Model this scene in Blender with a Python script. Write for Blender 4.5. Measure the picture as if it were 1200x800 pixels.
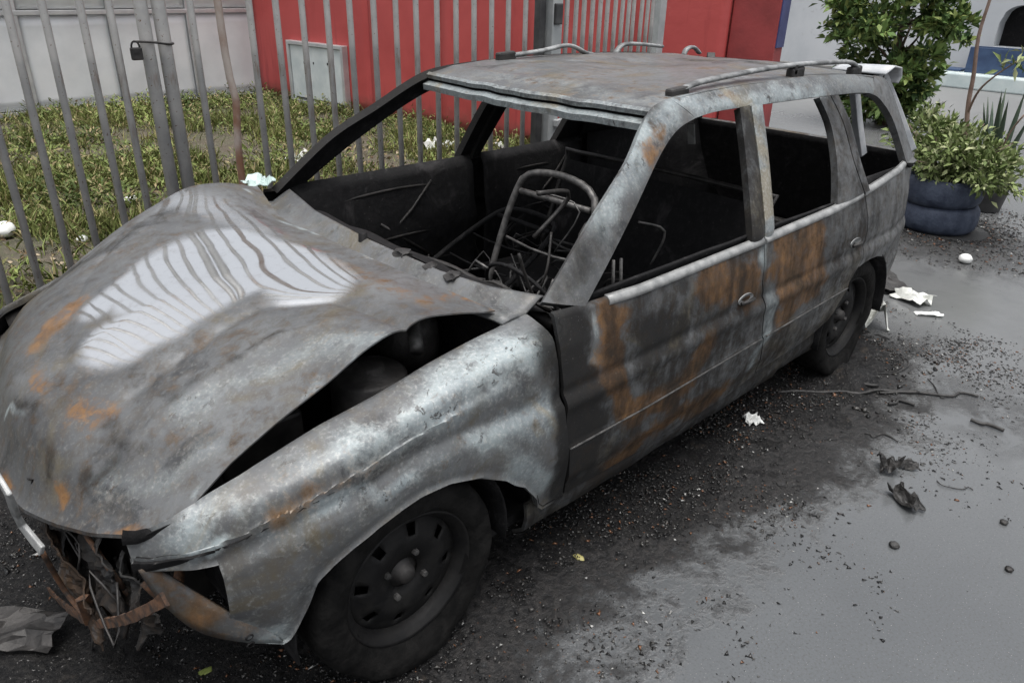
import bpy, bmesh, math, random
import numpy as np
from mathutils import Vector, Matrix, noise as mnoise
random.seed(7); rng = np.random.default_rng(7)
for o in list(bpy.data.objects): bpy.data.objects.remove(o)
S = bpy.context.scene
COL = S.collection

# ------------------------------------------------------------------ camera
FPX = 878.07                                   # focal length in px of a 1200 px wide picture
CAM = np.array([0.846, 2.020, 1.696])
YAW, PITCH, ROLL = -2.340, -0.455, 0.026
_f = np.array([math.cos(PITCH)*math.cos(YAW), math.cos(PITCH)*math.sin(YAW), math.sin(PITCH)])
_r = np.cross(_f, [0, 0, 1]); _r /= np.linalg.norm(_r); _u = np.cross(_r, _f)
CR = math.cos(ROLL)*_r + math.sin(ROLL)*_u
CU = -math.sin(ROLL)*_r + math.cos(ROLL)*_u
CF = _f
cd = bpy.data.cameras.new("camera"); cam = bpy.data.objects.new("camera", cd); COL.objects.link(cam)
cd.sensor_width = 36; cd.lens = FPX*36/1200; cd.clip_start = 0.02; cd.clip_end = 600
M = Matrix.Identity(4)
for i in range(3):
    M[i][0] = CR[i]; M[i][1] = CU[i]; M[i][2] = -CF[i]; M[i][3] = CAM[i]
cam.matrix_world = M
S.camera = cam

# ------------------------------------------------------------------ world, sun, exposure
SUN_EL, SUN_AZ = math.radians(82), math.radians(35)
w = bpy.data.worlds.new("World"); S.world = w; w.use_nodes = True
wn = w.node_tree.nodes; wl = w.node_tree.links
bg = wn['Background']; sky = wn.new('ShaderNodeTexSky'); sky.sky_type = 'NISHITA'; sky.sun_disc = False
sky.sun_elevation = SUN_EL; sky.sun_rotation = SUN_AZ; sky.air_density = 1.0; sky.dust_density = 6.0; sky.ozone_density = 1.0
hs = wn.new('ShaderNodeHueSaturation'); hs.inputs['Saturation'].default_value = 0.24
wl.new(sky.outputs[0], hs.inputs['Color']); wl.new(hs.outputs[0], bg.inputs['Color'])
bg.inputs['Strength'].default_value = 0.15
sd = bpy.data.lights.new("sun", 'SUN'); sun = bpy.data.objects.new("sun", sd); COL.objects.link(sun)
sd.energy = 1.0; sd.angle = math.radians(40); sd.color = (1.0, 0.98, 0.95)
# Sky Texture: rotation 0 = +Y, clockwise seen from above
sdir = Vector((math.sin(SUN_AZ)*math.cos(SUN_EL), math.cos(SUN_AZ)*math.cos(SUN_EL), math.sin(SUN_EL)))
sun.rotation_euler = sdir.to_track_quat('Z', 'Y').to_euler()
S.view_settings.view_transform = 'Standard'; S.view_settings.look = 'None'
S.view_settings.exposure = 0.75; S.view_settings.gamma = 1.0; S.view_settings.use_curve_mapping = False

# ------------------------------------------------------------------ pixel -> place
def ray(px, py):
    d = CF + CR*(px-600)/FPX - CU*(py-400)/FPX
    return d/np.linalg.norm(d)
def on_plane(px, py, pt, n):
    d = ray(px, py); n = np.array(n, float); return CAM + d*((np.array(pt, float)-CAM)@n/(d@n))
def on_ground(px, py, z=0.0): return on_plane(px, py, (0, 0, z), (0, 0, 1))
def on_x(px, py, X): return on_plane(px, py, (X, 0, 0), (1, 0, 0))
def on_y(px, py, Y): return on_plane(px, py, (0, Y, 0), (0, 1, 0))

# ------------------------------------------------------------------ object helpers
def tag(o, label=None, cat=None, group=None, kind=None):
    if label: o["label"] = label
    if cat: o["category"] = cat
    if group: o["group"] = group
    if kind: o["kind"] = kind
    return o
def empty(name, loc=(0, 0, 0), rz=0.0):
    o = bpy.data.objects.new(name, None); COL.objects.link(o); o.location = loc; o.rotation_euler = (0, 0, rz)
    o.empty_display_size = 0.1
    return o
def link(name, me, mat=None, parent=None, smooth=False):
    o = bpy.data.objects.new(name, me); COL.objects.link(o)
    if mat:
        for m in (mat if isinstance(mat, (list, tuple)) else [mat]): me.materials.append(m)
    if smooth: me.polygons.foreach_set('use_smooth', [True]*len(me.polygons))
    if parent: o.parent = parent
    return o
class MB:
    """collects simple shapes into one mesh"""
    def __init__(s): s.v = []; s.f = []
    def add(s, v, f):
        n = len(s.v); s.v += [tuple(map(float, p)) for p in v]; s.f += [tuple(i+n for i in q) for q in f]; return s
    def box(s, lo, hi, R=None, c=None):
        (x0, y0, z0), (x1, y1, z1) = lo, hi
        v = [(x0,y0,z0),(x1,y0,z0),(x1,y1,z0),(x0,y1,z0),(x0,y0,z1),(x1,y0,z1),(x1,y1,z1),(x0,y1,z1)]
        if R is not None: v = [tuple(R @ Vector(p) + Vector(c or (0,0,0))) for p in v]
        return s.add(v, [(0,3,2,1),(4,5,6,7),(0,1,5,4),(1,2,6,5),(2,3,7,6),(3,0,4,7)])
    def tube(s, pts, r, n=8, cap=True, flat=None):
        pts = [Vector(p) for p in pts]; k = len(pts)
        rs = r if isinstance(r, (list, tuple)) else [r]*k
        v = []; f = []; prev = None
        for i, p in enumerate(pts):
            t = (pts[min(i+1, k-1)]-pts[max(i-1, 0)]).normalized()
            if prev is None:
                a = Vector((0,0,1)) if abs(t.z) < .9 else Vector((1,0,0)); a = (a - t*a.dot(t)).normalized()
            else: a = (prev - t*prev.dot(t)).normalized()
            prev = a; b = t.cross(a)
            for j in range(n):
                an = 2*math.pi*j/n + math.pi/n
                v.append(p + (a*math.cos(an) + b*math.sin(an)*(flat or 1))*rs[i])
        for i in range(k-1):
            for j in range(n): f.append((i*n+j, i*n+(j+1)%n, (i+1)*n+(j+1)%n, (i+1)*n+j))
        if cap: f.append(tuple(reversed(range(n)))); f.append(tuple(range((k-1)*n, k*n)))
        return s.add(v, f)
    def lathe(s, prof, n=32, axis='z', c=(0,0,0), closed=False):
        v = []; f = []; k = len(prof)
        for i in range(n):
            a = 2*math.pi*i/n
            for (r, h) in prof:
                if axis == 'z': v.append((c[0]+r*math.cos(a), c[1]+r*math.sin(a), c[2]+h))
                else: v.append((c[0]+r*math.cos(a), c[1]+h, c[2]+r*math.sin(a)))
        for i in range(n):
            for j in range(k if closed else k-1):
                q = (i*k+j, ((i+1)%n)*k+j, ((i+1)%n)*k+(j+1)%k, i*k+(j+1)%k)
                f.append(q if axis == 'z' else tuple(reversed(q)))
        return s.add(v, f)
    def grid(s, P):
        P = np.asarray(P); a, b = P.shape[:2]
        return s.add(P.reshape(-1, 3), [(i*b+j, i*b+j+1, (i+1)*b+j+1, (i+1)*b+j) for i in range(a-1) for j in range(b-1)])
    def mesh(s, name):
        me = bpy.data.meshes.new(name); me.from_pydata(s.v, [], s.f); me.update(); return me
    def build(s, name, mat=None, parent=None, smooth=False, bevel=0, seg=2):
        o = link(name, s.mesh(name), mat, parent, smooth)
        if bevel:
            m = o.modifiers.new('bevel', 'BEVEL'); m.width = bevel; m.segments = seg; m.limit_method = 'ANGLE'
        return o
def grid_from(P, s): return s
def resample(pts, n):
    """smooth (Catmull-Rom) resampling of a polyline, by arc length"""
    pts = np.array(pts, float); k = len(pts)
    if k == 2: return pts[0] + (pts[1]-pts[0])*np.linspace(0, 1, n)[:, None]
    out = []
    for i in range(k-1):
        p0 = pts[max(i-1, 0)]; p1 = pts[i]; p2 = pts[i+1]; p3 = pts[min(i+2, k-1)]
        for t in np.linspace(0, 1, 12, endpoint=False):
            out.append(.5*((2*p1)+(p2-p0)*t+(2*p0-5*p1+4*p2-p3)*t*t+(3*p1-p0-3*p2+p3)*t**3))
    out.append(pts[-1]); out = np.array(out)
    d = np.r_[0, np.cumsum(np.linalg.norm(np.diff(out, axis=0), axis=1))]
    q = np.linspace(0, d[-1], n)
    return np.stack([np.interp(q, d, out[:, i]) for i in range(out.shape[1])], -1)
def sstep(a, b, x):
    t = np.clip((x-a)/(b-a), 0, 1); return t*t*(3-2*t)
def fnoise(P, sc, seed=0):
    return np.array([mnoise.noise(Vector((p[0]*sc+seed, p[1]*sc-seed, p[2]*sc+2*seed))) for p in P])

# ------------------------------------------------------------------ material helpers
class NT:
    def __init__(s, name):
        s.m = bpy.data.materials.new(name); s.m.use_nodes = True; s.t = s.m.node_tree
        s.b = s.t.nodes['Principled BSDF']
        s.co = s.n('ShaderNodeTexCoord')
    def n(s, typ, **kw):
        o = s.t.nodes.new(typ)
        for k, v in kw.items(): setattr(o, k, v)
        return o
    def l(s, a, b): s.t.links.new(a, b)
    def put(s, sock, v):
        if hasattr(v, 'is_linked') or isinstance(v, bpy.types.NodeSocket): s.l(v, sock)
        elif isinstance(v, (tuple, list)) and len(v) == 3 and sock.type == 'RGBA': sock.default_value = (*v, 1)
        else: sock.default_value = v
    def noise(s, sc, det=4, rough=.55, vec=None, dist=0.0, col=False):
        o = s.n('ShaderNodeTexNoise'); o.inputs['Scale'].default_value = sc; o.inputs['Detail'].default_value = det
        o.inputs['Roughness'].default_value = rough; o.inputs['Distortion'].default_value = dist
        s.l(vec or s.co.outputs['Object'], o.inputs['Vector']); return o.outputs['Color' if col else 'Fac']
    def voro(s, sc, feat='F1', vec=None, out='Distance'):
        o = s.n('ShaderNodeTexVoronoi', feature=feat); o.inputs['Scale'].default_value = sc
        s.l(vec or s.co.outputs['Object'], o.inputs['Vector']); return o.outputs[out]
    def math(s, op, a, b=0.0, c=None, clamp=False):
        o = s.n('ShaderNodeMath', operation=op, use_clamp=clamp); s.put(o.inputs[0], a); s.put(o.inputs[1], b)
        if c is not None: s.put(o.inputs[2], c)
        return o.outputs[0]
    def ramp(s, x, lo, hi, a=0.0, b=1.0):
        o = s.n('ShaderNodeMapRange', interpolation_type='SMOOTHSTEP'); s.put(o.inputs[0], x)
        o.inputs[1].default_value = lo; o.inputs[2].default_value = hi; s.put(o.inputs[3], a); s.put(o.inputs[4], b); return o.outputs[0]
    def mix(s, f, a, b):
        o = s.n('ShaderNodeMix', data_type='RGBA'); s.put(o.inputs[0], f); s.put(o.inputs[6], a); s.put(o.inputs[7], b); return o.outputs[2]
    def attr(s, name):
        o = s.n('ShaderNodeAttribute'); o.attribute_name = name; return o
    def bump(s, h, st, dist=.01, prev=None):
        o = s.n('ShaderNodeBump'); o.inputs['Strength'].default_value = st; o.inputs['Distance'].default_value = dist
        s.put(o.inputs['Height'], h)
        if prev is not None: s.l(prev, o.inputs['Normal'])
        return o.outputs[0]
    def set(s, **kw):
        for k, v in kw.items(): s.put(s.b.inputs[k.replace('_', ' ')], v)
        return s.m

def plain(name, c1, c2, sc=8, rough=.6, metal=0.0, bump=.15, bsc=40, bd=.004, rvar=.15, spec=.5):
    m = NT(name); f = m.ramp(m.noise(sc, 6, .6), .3, .7)
    col = m.mix(f, c1, c2)
    r = m.math('ADD', rough-rvar/2, m.math('MULTIPLY', m.noise(sc*2.3, 4), rvar))
    return m.set(Base_Color=col, Roughness=r, Metallic=metal, Specular_IOR_Level=spec, Normal=m.bump(m.noise(bsc, 5), bump, bd))

def burnt_paint():
    """one burnt-steel material: the vertex layer 'wear' (R rust, G pale ash/primer and one painted highlight, B soot, A bare wet metal) says where, noise breaks it up"""
    m = NT('burnt_body_metal'); a = m.attr('wear')
    sp = m.n('ShaderNodeSeparateColor'); m.l(a.outputs['Color'], sp.inputs[0])
    n1 = m.noise(7, 9, .66, dist=.5); n2 = m.noise(26, 8, .7, dist=.4); n3 = m.noise(110, 5, .65); n4 = m.noise(2.2, 6, .62, dist=.6)
    # rain and heat streaks run down the panels
    mp = m.n('ShaderNodeMapping'); mp.inputs['Scale'].default_value = (9, 9, 1.3); m.l(m.co.outputs['Object'], mp.inputs[0]); st = m.noise(2.2, 6, .65, vec=mp.outputs[0], dist=.3)
    def brk(x, k1, k2, lo, hi, k3=0, k4=0):
        t = m.math('ADD', x, m.math('MULTIPLY', m.math('SUBTRACT', n1, .5), k1)); t = m.math('ADD', t, m.math('MULTIPLY', m.math('SUBTRACT', n2, .5), k2))
        if k3: t = m.math('ADD', t, m.math('MULTIPLY', m.math('SUBTRACT', st, .5), k3))
        if k4: t = m.math('ADD', t, m.math('MULTIPLY', m.math('SUBTRACT', n3, .5), k4))
        return m.ramp(t, lo, hi)
    rust = brk(sp.outputs[0], 1.3, .9, .22, .74, .5, .35); pale = brk(sp.outputs[1], 1.5, 1.0, .22, .85, .3, .3); soot = brk(sp.outputs[2], 1.2, .8, .14, .86, .8, .2)
    gl = brk(a.outputs['Alpha'], .45, .25, .14, .70, 0, .10)
    n5 = m.noise(3.4, 7, .65, dist=.8)
    base = m.mix(m.ramp(n4, .3, .7), (.055, .057, .060), (.125, .130, .134)); base = m.mix(m.ramp(n5, .52, .66), base, (.098, .084, .058)); base = m.mix(m.ramp(n5, .44, .34), base, (.034, .035, .037))
    base = m.mix(m.ramp(n2, .42, .72), base, (.082, .074, .064)); base = m.mix(m.ramp(n3, .50, .80), base, (.15, .15, .145))
    pc = m.mix(m.ramp(n1, .35, .65), (.29, .335, .342), (.175, .200, .212)); pc = m.mix(m.ramp(n5, .54, .66), pc, (.235, .215, .165)); pc = m.mix(m.ramp(n3, .45, .8), pc, (.40, .41, .40))
    chip = m.math('MULTIPLY', m.ramp(m.noise(30, 6, .75, dist=.7), .56, .62), m.ramp(m.noise(5.5, 3), .46, .60))
    pc = m.mix(chip, pc, (.050, .050, .050))
    c = m.mix(pale, base, pc)
    rc = m.mix(m.ramp(n2, .35, .68), (.085, .046, .022), (.27, .135, .045)); rc = m.mix(m.ramp(n1, .50, .75), rc, (.20, .125, .06)); rc = m.mix(m.ramp(n3, .55, .8), rc, (.15, .105, .065))
    c = m.mix(m.math('MULTIPLY', rust, .92), c, rc)
    c = m.mix(m.math('MULTIPLY', soot, .92), c, m.mix(n2, (.010, .010, .0105), (.030, .029, .028)))
    spk = m.ramp(m.noise(170, 3, .6), .66, .74); c = m.mix(m.math('MULTIPLY', spk, .30), c, (.26, .255, .245))
    rough = m.math('ADD', .36, m.math('MULTIPLY', n2, .28)); rough = m.math('ADD', rough, m.math('MULTIPLY', soot, .22))
    nb = m.bump(n3, .14, .002); nb = m.bump(n2, .12, .004, nb); nb = m.bump(pale, .18, .002, nb); nb = m.bump(rust, .12, .002, nb)
    m.set(Base_Color=c, Roughness=rough, Metallic=.20, Normal=nb,
          Coat_Weight=m.ramp(soot, 0, .8, .16, .0), Coat_Roughness=.16, Specular_IOR_Level=m.ramp(soot, 0, .9, .45, .10))
    p2 = m.n('ShaderNodeBsdfPrincipled'); mc = m.mix(m.ramp(n2, .5, .8), (.76, .77, .775), (.60, .60, .595))
    m.put(p2.inputs['Base Color'], mc); p2.inputs['Metallic'].default_value = .95; m.put(p2.inputs['Roughness'], m.ramp(n1, .35, .7, .035, .085))
    mx = m.n('ShaderNodeMixShader'); m.l(m.math('MULTIPLY', gl, .92), mx.inputs[0]); m.l(m.b.outputs[0], mx.inputs[1]); m.l(p2.outputs[0], mx.inputs[2])
    m.l(mx.outputs[0], m.t.nodes['Material Output'].inputs[0])
    return m.m
BODY = burnt_paint()
def soot_mat():
    m = NT('soot_black_metal'); n = m.noise(5, 8, .68, dist=.6); n2 = m.noise(30, 6, .7); c = m.mix(m.ramp(n2, .4, .75), (.0045, .0045, .005), (.013, .0125, .013))
    c = m.mix(m.math('MULTIPLY', m.ramp(n, .54, .70), .8), c, (.040, .038, .039)); c = m.mix(m.math('MULTIPLY', m.ramp(m.noise(60, 4, .7), .66, .73), .7), c, (.085, .08, .075))
    return m.set(Base_Color=c, Roughness=.75, Specular_IOR_Level=.22, Normal=m.bump(n2, .5, .006, m.bump(n, .5, .02)))
SOOT = soot_mat()
SOOT_OLD = plain('soot_black_metal', (.0045, .0045, .005), (.013, .0125, .012), 9, .8, 0, .4, 60, .006, .15, .22)
SOOT2 = plain('charred_grey_metal', (.012, .0115, .0115), (.042, .039, .037), 14, .55, .3, .4, 70, .005)
ASHT = plain('ash_grey_metal', (.17, .175, .175), (.33, .335, .33), 16, .5, .3, .3, 70, .003)
RUSTM = plain('rusty_steel', (.010, .008, .007), (.095, .044, .020), 40, .85, .0, .6, 60, .006)
RUBBER = plain('burnt_rubber', (.0045, .0045, .0045), (.013, .0125, .012), 20, .85, 0, .6, 50, .008, .15, .1)
RIM = plain('burnt_wheel_steel', (.004, .004, .0045), (.012, .0115, .011), 16, .6, .1, .4, 60, .004, .15, .25)
SPRING = plain('burnt_tube_steel', (.04, .04, .04), (.14, .135, .13), 25, .5, .5, .3, 80, .003)

# ================================================================== SETTING
# ---- road
def road_mat():
    m = NT('wet_asphalt'); P = m.co.outputs['Object']
    xyz = m.n('ShaderNodeSeparateXYZ'); m.l(P, xyz.inputs[0]); X, Y = xyz.outputs[0], xyz.outputs[1]
    big = m.noise(.9, 5, .6, dist=.6); mid = m.noise(5, 7, .65, dist=.4); fine = m.noise(120, 5, .7); grit = m.voro(190); n60 = m.noise(38, 6, .7)
    # charred band beside and below the car
    d = m.math('SUBTRACT', Y, m.math('ADD', 1.12, m.math('MULTIPLY', m.math('SUBTRACT', big, .5), 1.0)))
    d = m.math('SUBTRACT', d, m.math('MULTIPLY', m.math('SUBTRACT', mid, .5), .8)); d = m.math('SUBTRACT', d, m.math('MULTIPLY', m.math('SUBTRACT', n60, .5), .35))
    char = m.ramp(d, -.12, .16, 1.0, 0.0)
    char = m.math('MULTIPLY', char, m.ramp(X, -3.6, -2.7, 0.0, 1.0))
    # dark wash drifting off behind the car
    d2 = m.math('ADD', m.math('ABSOLUTE', m.math('ADD', X, m.math('ADD', 2.75, m.math('MULTIPLY', m.math('SUBTRACT', big, .5), 1.4)))), m.math('MULTIPLY', m.math('SUBTRACT', mid, .5), 1.1))
    wash = m.math('MULTIPLY', m.ramp(d2, .10, .75, .62, 0.0), m.ramp(mid, .38, .62))
    d3 = m.math('ADD', m.math('ABSOLUTE', m.math('ADD', X, 5.2)), m.math('MULTIPLY', m.math('SUBTRACT', mid, .5), 1.0))
    mud = m.math('MULTIPLY', m.ramp(d3, .25, .9, .75, 0.0), m.ramp(m.math('SUBTRACT', Y, m.math('MULTIPLY', big, 1.6)), -.6, .9, 1.0, .25))
    dark = m.math('MAXIMUM', char, m.math('MAXIMUM', wash, mud))
    asp = m.mix(m.ramp(big, .3, .7), (.072, .077, .081), (.092, .098, .102))
    asp = m.mix(m.ramp(fine, .45, .75), asp, (.06, .06, .06)); asp = m.mix(m.ramp(m.noise(230, 2, .5), .68, .74), asp, (.24, .24, .23))
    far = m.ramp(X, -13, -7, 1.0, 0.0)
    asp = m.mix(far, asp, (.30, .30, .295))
    asp = m.mix(m.ramp(X, -4.0, -.6, .75, 0.0), asp, m.mix(mid, (.10, .103, .104), (.165, .168, .168)))  # paler toward the rear: sky reflection on wet road put into colour
    cc = m.mix(m.ramp(n60, .35, .7), (.007, .007, .0075), (.030, .028, .027))
    c = m.mix(m.math('MULTIPLY', dark, .95), asp, cc)
    sp = m.math('MULTIPLY', dark, m.ramp(m.noise(70, 4, .7), .62, .70)); c = m.mix(m.math('MULTIPLY', sp, .55), c, (.17, .165, .155))
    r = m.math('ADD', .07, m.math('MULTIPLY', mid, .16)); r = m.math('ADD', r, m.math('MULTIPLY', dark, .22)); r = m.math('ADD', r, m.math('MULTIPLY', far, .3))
    b1 = m.bump(fine, .08, .002); b2 = m.bump(grit, .06, .002, b1); 
    hb = m.math('MULTIPLY', n60, m.math('ADD', .06, m.math('MULTIPLY', dark, 1.0)))
    b3 = m.bump(hb, .7, .014, b2)
    return m.set(Base_Color=c, Roughness=r, Normal=b3, Specular_IOR_Level=m.ramp(dark, 0, 1, .55, .2))
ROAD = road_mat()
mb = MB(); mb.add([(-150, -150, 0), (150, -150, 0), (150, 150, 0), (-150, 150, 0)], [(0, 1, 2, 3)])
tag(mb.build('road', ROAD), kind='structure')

# ---- yard soil behind the fence
def soil_mat():
    m = NT('yard_soil'); n = m.noise(3, 8, .65, dist=.5); n2 = m.noise(30, 6, .7)
    c = m.mix(m.ramp(n, .35, .65), (.075, .058, .042), (.055, .062, .028)); c = m.mix(m.ramp(n2, .4, .7), c, (.12, .10, .075))
    return m.set(Base_Color=c, Roughness=.85, Normal=m.bump(n2, .8, .03))
FY = lambda x: -1.414 - .01397*x
RED_A, RED_B = np.array([-4.40, -8.62]), np.array([-5.34, -1.30])
nx, ny = 70, 60
P = np.zeros((nx, ny, 3))
for i in range(nx):
    for j in range(ny):
        y = -1.55 - (j/(ny-1))*7.0; xl = RED_A[0] + (RED_B[0]-RED_A[0])*(y-RED_A[1])/(RED_B[1]-RED_A[1])
        x = xl + (6-xl)*i/(nx-1)
        P[i, j] = (x, y, .02+.035*mnoise.noise(Vector((x*1.3, y*1.3, 0)))+.02*mnoise.noise(Vector((x*5, y*5, 3)))+.02)
tag(MB().grid(P).build('yard_ground', soil_mat(), smooth=True), kind='structure')
# kerb under the fence
KERB = plain('kerb_concrete', (.16, .16, .15), (.28, .275, .26), 7, .75, 0, .5, 45, .006)
tag(MB().box((-2.62, -1.56, -.02), (6, -1.33, .10)).build('kerb', KERB, bevel=.012), kind='structure')

# ================================================================== BURNT CAR
car = empty('burnt_station_wagon', (0, 0, 0))
tag(car, 'burnt out grey and rusty station wagon with buckled bonnet and no glass', 'car')

BASE_Z = [.15, .25, .35, .5, .62, .8, .9, .95, 1.1, 1.25, 1.33, 1.38]
BASE_Y = [.77, .80, .825, .84, .845, .83, .805, .79, .72, .64, .595, .55]
TAP_X = [-3.18, -3.1, -3.0, -2.8, -2.6, -2.3, .15, .3, .4, .5, .56, .60, .66, .72]
TAP_Y = [.16, .10, .065, .03, .015, 0, 0, .015, .04, .09, .14, .19, .32, .6]
def tap(x): return np.interp(x, TAP_X, TAP_Y)
def side_y(x, z): return np.interp(z, BASE_Z, BASE_Y) - tap(x)
def side_pt(px, py):
    Y = .75; X = None
    for _ in range(80):
        X = on_y(px, py, Y); Y = .85*Y + .15*float(side_y(X[0], X[2]))
    return X
# ---- wear painting, plus one wing highlight: strokes are polylines on the body with a radius, in car space
STROKES = []
def stroke(ch, pts, r, s=1.0, hard=.35, where=None): STROKES.append((ch, np.array(pts, float), r, s, hard, where))
def seg_dist(P, L):
    d = np.full(len(P), 1e9)
    if len(L) == 1: return np.linalg.norm(P-L[0], axis=1)
    for a, b in zip(L[:-1], L[1:]):
        ab = b-a; t = np.clip(((P-a)@ab)/max(ab@ab, 1e-9), 0, 1); d = np.minimum(d, np.linalg.norm(P-(a+t[:, None]*ab), axis=1))
    return d
def wear(me, base=(0, .3, .2, 0), zone=None, mirror=False):
    n = len(me.vertices); P = np.empty(n*3); me.vertices.foreach_get('co', P); P = P.reshape(-1, 3)
    W = np.tile(np.array(base, float), (n, 1))
    Q = P.copy()
    if STROKES and not mirror:
        for k in range(3): Q[:, k] += .050*fnoise(P, 4.5, 3+7*k) + .028*fnoise(P, 13, 5+9*k)
    Q2 = P + (Q-P)*.35
    if not mirror:
        for ch, L, r, s, hard, where in STROKES:
            if where and zone != where: continue
            d = seg_dist(Q2 if ch == 3 else Q, L); k = 1-sstep(.0, r*1.30, d)**.8 if ch != 3 else 1-sstep(hard*r, r, d)
            k = k*abs(s)
            if s > 0: W[:, ch] = np.maximum(W[:, ch], k)
            else: W[:, ch] = W[:, ch]*(1-k)
    at = me.color_attributes.new('wear', 'FLOAT_COLOR', 'POINT')
    at.data.foreach_set('color', np.clip(W, 0, 1).astype(np.float32).ravel())
def panel(name, G, base, zone=None, thick=.018, parent=None, mir=None, flip=False, mats=None, dent=.0):
    """G: list of (rows, cols, 3) grids. Outer skin with a sooty inside; optional mirrored twin on the other side."""
    out = []
    for side in ((1,) if mir is None else (1, -1)):
        b = MB()
        for g in G:
            g = np.array(g, float)
            if dent:
                q = g.reshape(-1, 3); q = q + np.stack([0*q[:, 0], fnoise(q, 5, 3)*dent, 0*q[:, 0]], -1); g = q.reshape(g.shape)
            if side < 0: g = g*np.array([1, -1, 1])
            nr = np.cross(g[1:, :-1]-g[:-1, :-1], g[:-1, 1:]-g[:-1, :-1]).reshape(-1, 3).sum(0)
            ref = g.reshape(-1, 3).mean(0)-np.array([-1.3, 0, .4])
            if nr@ref > 0: g = g[::-1]          # skin faces away from the cabin
            b.grid(g)
        me = b.mesh(name)
        wear(me, base if side > 0 else mir, zone, side < 0)
        o = link(name, me, mats or [BODY, SOOT], parent or car, True)
        s = o.modifiers.new('skin', 'SOLIDIFY'); s.thickness = thick; s.offset = -1; s.material_offset = 1; s.material_offset_rim = 0
        e = o.modifiers.new('edges', 'EDGE_SPLIT'); e.split_angle = math.radians(50)
        out.append(o)
    return out
R_, G_, B_, A_ = 0, 1, 2, 3
sp = lambda L: [side_pt(*q) for q in L]

# hood height field (control rows run from the cowl to the nose, columns from left to right)
HY = np.array([.66, .45, .2, 0, -.2, -.45, -.68])
HU = np.array([0, .14, .28, .42, .555, .69, .81, .91, 1.0])
HZ = np.array([
 [.885, .902, .905, .905, .896, .888, .950],
 [.915, .924, .916, .918, .921, .938, .985],
 [.937, .920, .905, .913, .924, .950, .988],
 [.908, .894, .887, .900, .912, .938, .944],
 [.850, .850, .858, .876, .889, .905, .888],
 [.800, .797, .810, .832, .847, .851, .815],
 [.746, .735, .746, .770, .786, .789, .747],
 [.682, .658, .665, .690, .708, .710, .690],
 [.632, .575, .525, .515, .545, .580, .610]])
def hood_xf(y): return np.interp(abs(y), [0, .2, .35, .47, .58, .66, .7], [.712, .69, .652, .612, .56, .535, .52])
def hood_xr(y): return np.interp(y, [-.68, -.5, 0, .4, .66], [-.40, -.375, -.345, -.36, -.405])
def cubic(t, n):
    i = min(int(t), n-2); return i, t-i
def cr(p0, p1, p2, p3, t): return .5*((2*p1)+(p2-p0)*t+(2*p0-5*p1+4*p2-p3)*t*t+(3*p1-p0-3*p2+p3)*t**3)
def interp_idx(arr, v):
    arr = list(arr); up = arr[-1] > arr[0]
    for i in range(len(arr)-1):
        a, b = arr[i], arr[i+1]
        if (up and v <= b) or (not up and v >= b) or i == len(arr)-2: return i + (v-a)/(b-a)
FOLD = np.array([(.42, .27, 0), (.25, .27, 0), (.05, .23, 0), (-.09, .37, 0), (-.11, .66, 0)])
FOLD2 = np.array([(.47, .40, 0), (.30, .41, 0), (.12, .42, 0), (-.04, .50, 0)]); FOLD3 = np.array([(.50, .02, 0), (.44, -.15, 0), (.32, -.35, 0), (.12, -.56, 0)])
def hood_z(u, y, x):
    fi = interp_idx(HU, u); fj = interp_idx(HY, y)
    i, ti = cubic(max(fi, 0), 9); j, tj = cubic(max(fj, 0), 7)
    def row(k):
        k = min(max(k, 0), 8); r = HZ[k]; return cr(r[max(j-1, 0)], r[j], r[j+1], r[min(j+2, 6)], tj)
    z = cr(row(i-1), row(i), row(i+1), row(i+2), ti)
    p = np.array([[x, y, 0.]])
    d = seg_dist(p, FOLD)[0]
    z -= .018*math.exp(-d/.030)
    d2 = seg_dist(p, FOLD2)[0]; z += .010*math.exp(-d2/.026)
    d3 = seg_dist(p, FOLD3)[0]; z -= .007*math.exp(-d3/.015)
    z += .0010*mnoise.noise(Vector((x*8, y*8, 1))) + .002*mnoise.noise(Vector((x*2.6, y*2.6, 4)))
    return z
def hood_pt(px, py):
    z = .85
    for _ in range(25):
        p = on_ground(px, py, z); y = min(max(p[1], -.68), .66)
        u = (p[0]-hood_xr(y))/(hood_xf(y)-hood_xr(y)); z = .5*z + .5*hood_z(min(max(u, 0), 1), y, p[0])
    return on_ground(px, py, z)
hp = lambda L: [hood_pt(*q) for q in L]

# ---- strokes, bonnet
Hd = 'hood'
stroke(A_, hp([(145, 395), (185, 375), (240, 340), (300, 318), (345, 318)]), .17, 1.15, .05, Hd)
stroke(A_, hp([(205, 310), (265, 285), (320, 300), (365, 332)]), .20, 1.15, .05, Hd)
stroke(A_, hp([(180, 342), (235, 312), (300, 302)]), .18, 1.25, .10, Hd)
stroke(A_, hp([(115, 358), (160, 325), (205, 295)]), .10, .80, .05, Hd)
stroke(A_, hp([(210, 235), (250, 245), (300, 270)]), .20, .42, .0, Hd)
stroke(A_, hp([(120, 300), (170, 265)]), .16, .25, .0, Hd)
stroke(G_, hp([(215, 480), (300, 430), (400, 405), (440, 395)]), .10, .55, .2, Hd)
stroke(G_, hp([(130, 560), (190, 560), (240, 520)]), .10, .45, .2, Hd)
stroke(G_, hp([(282, 222), (315, 250), (394, 281), (461, 312), (525, 335), (590, 358)]), .028, 1.0, .5, Hd)
stroke(G_, hp([(5, 490), (10, 478), (30, 488)]), .022, 1.0, .5, Hd)
stroke(G_, hp([(210, 600), (240, 571), (300, 512), (356, 467), (430, 402)]), .02, .7, .3, Hd)
stroke(R_, hp([(30, 415), (60, 385), (95, 350)]), .06, .75, .2, Hd)
stroke(R_, hp([(50, 440), (35, 420)]), .06, .65, .2, Hd)
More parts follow.
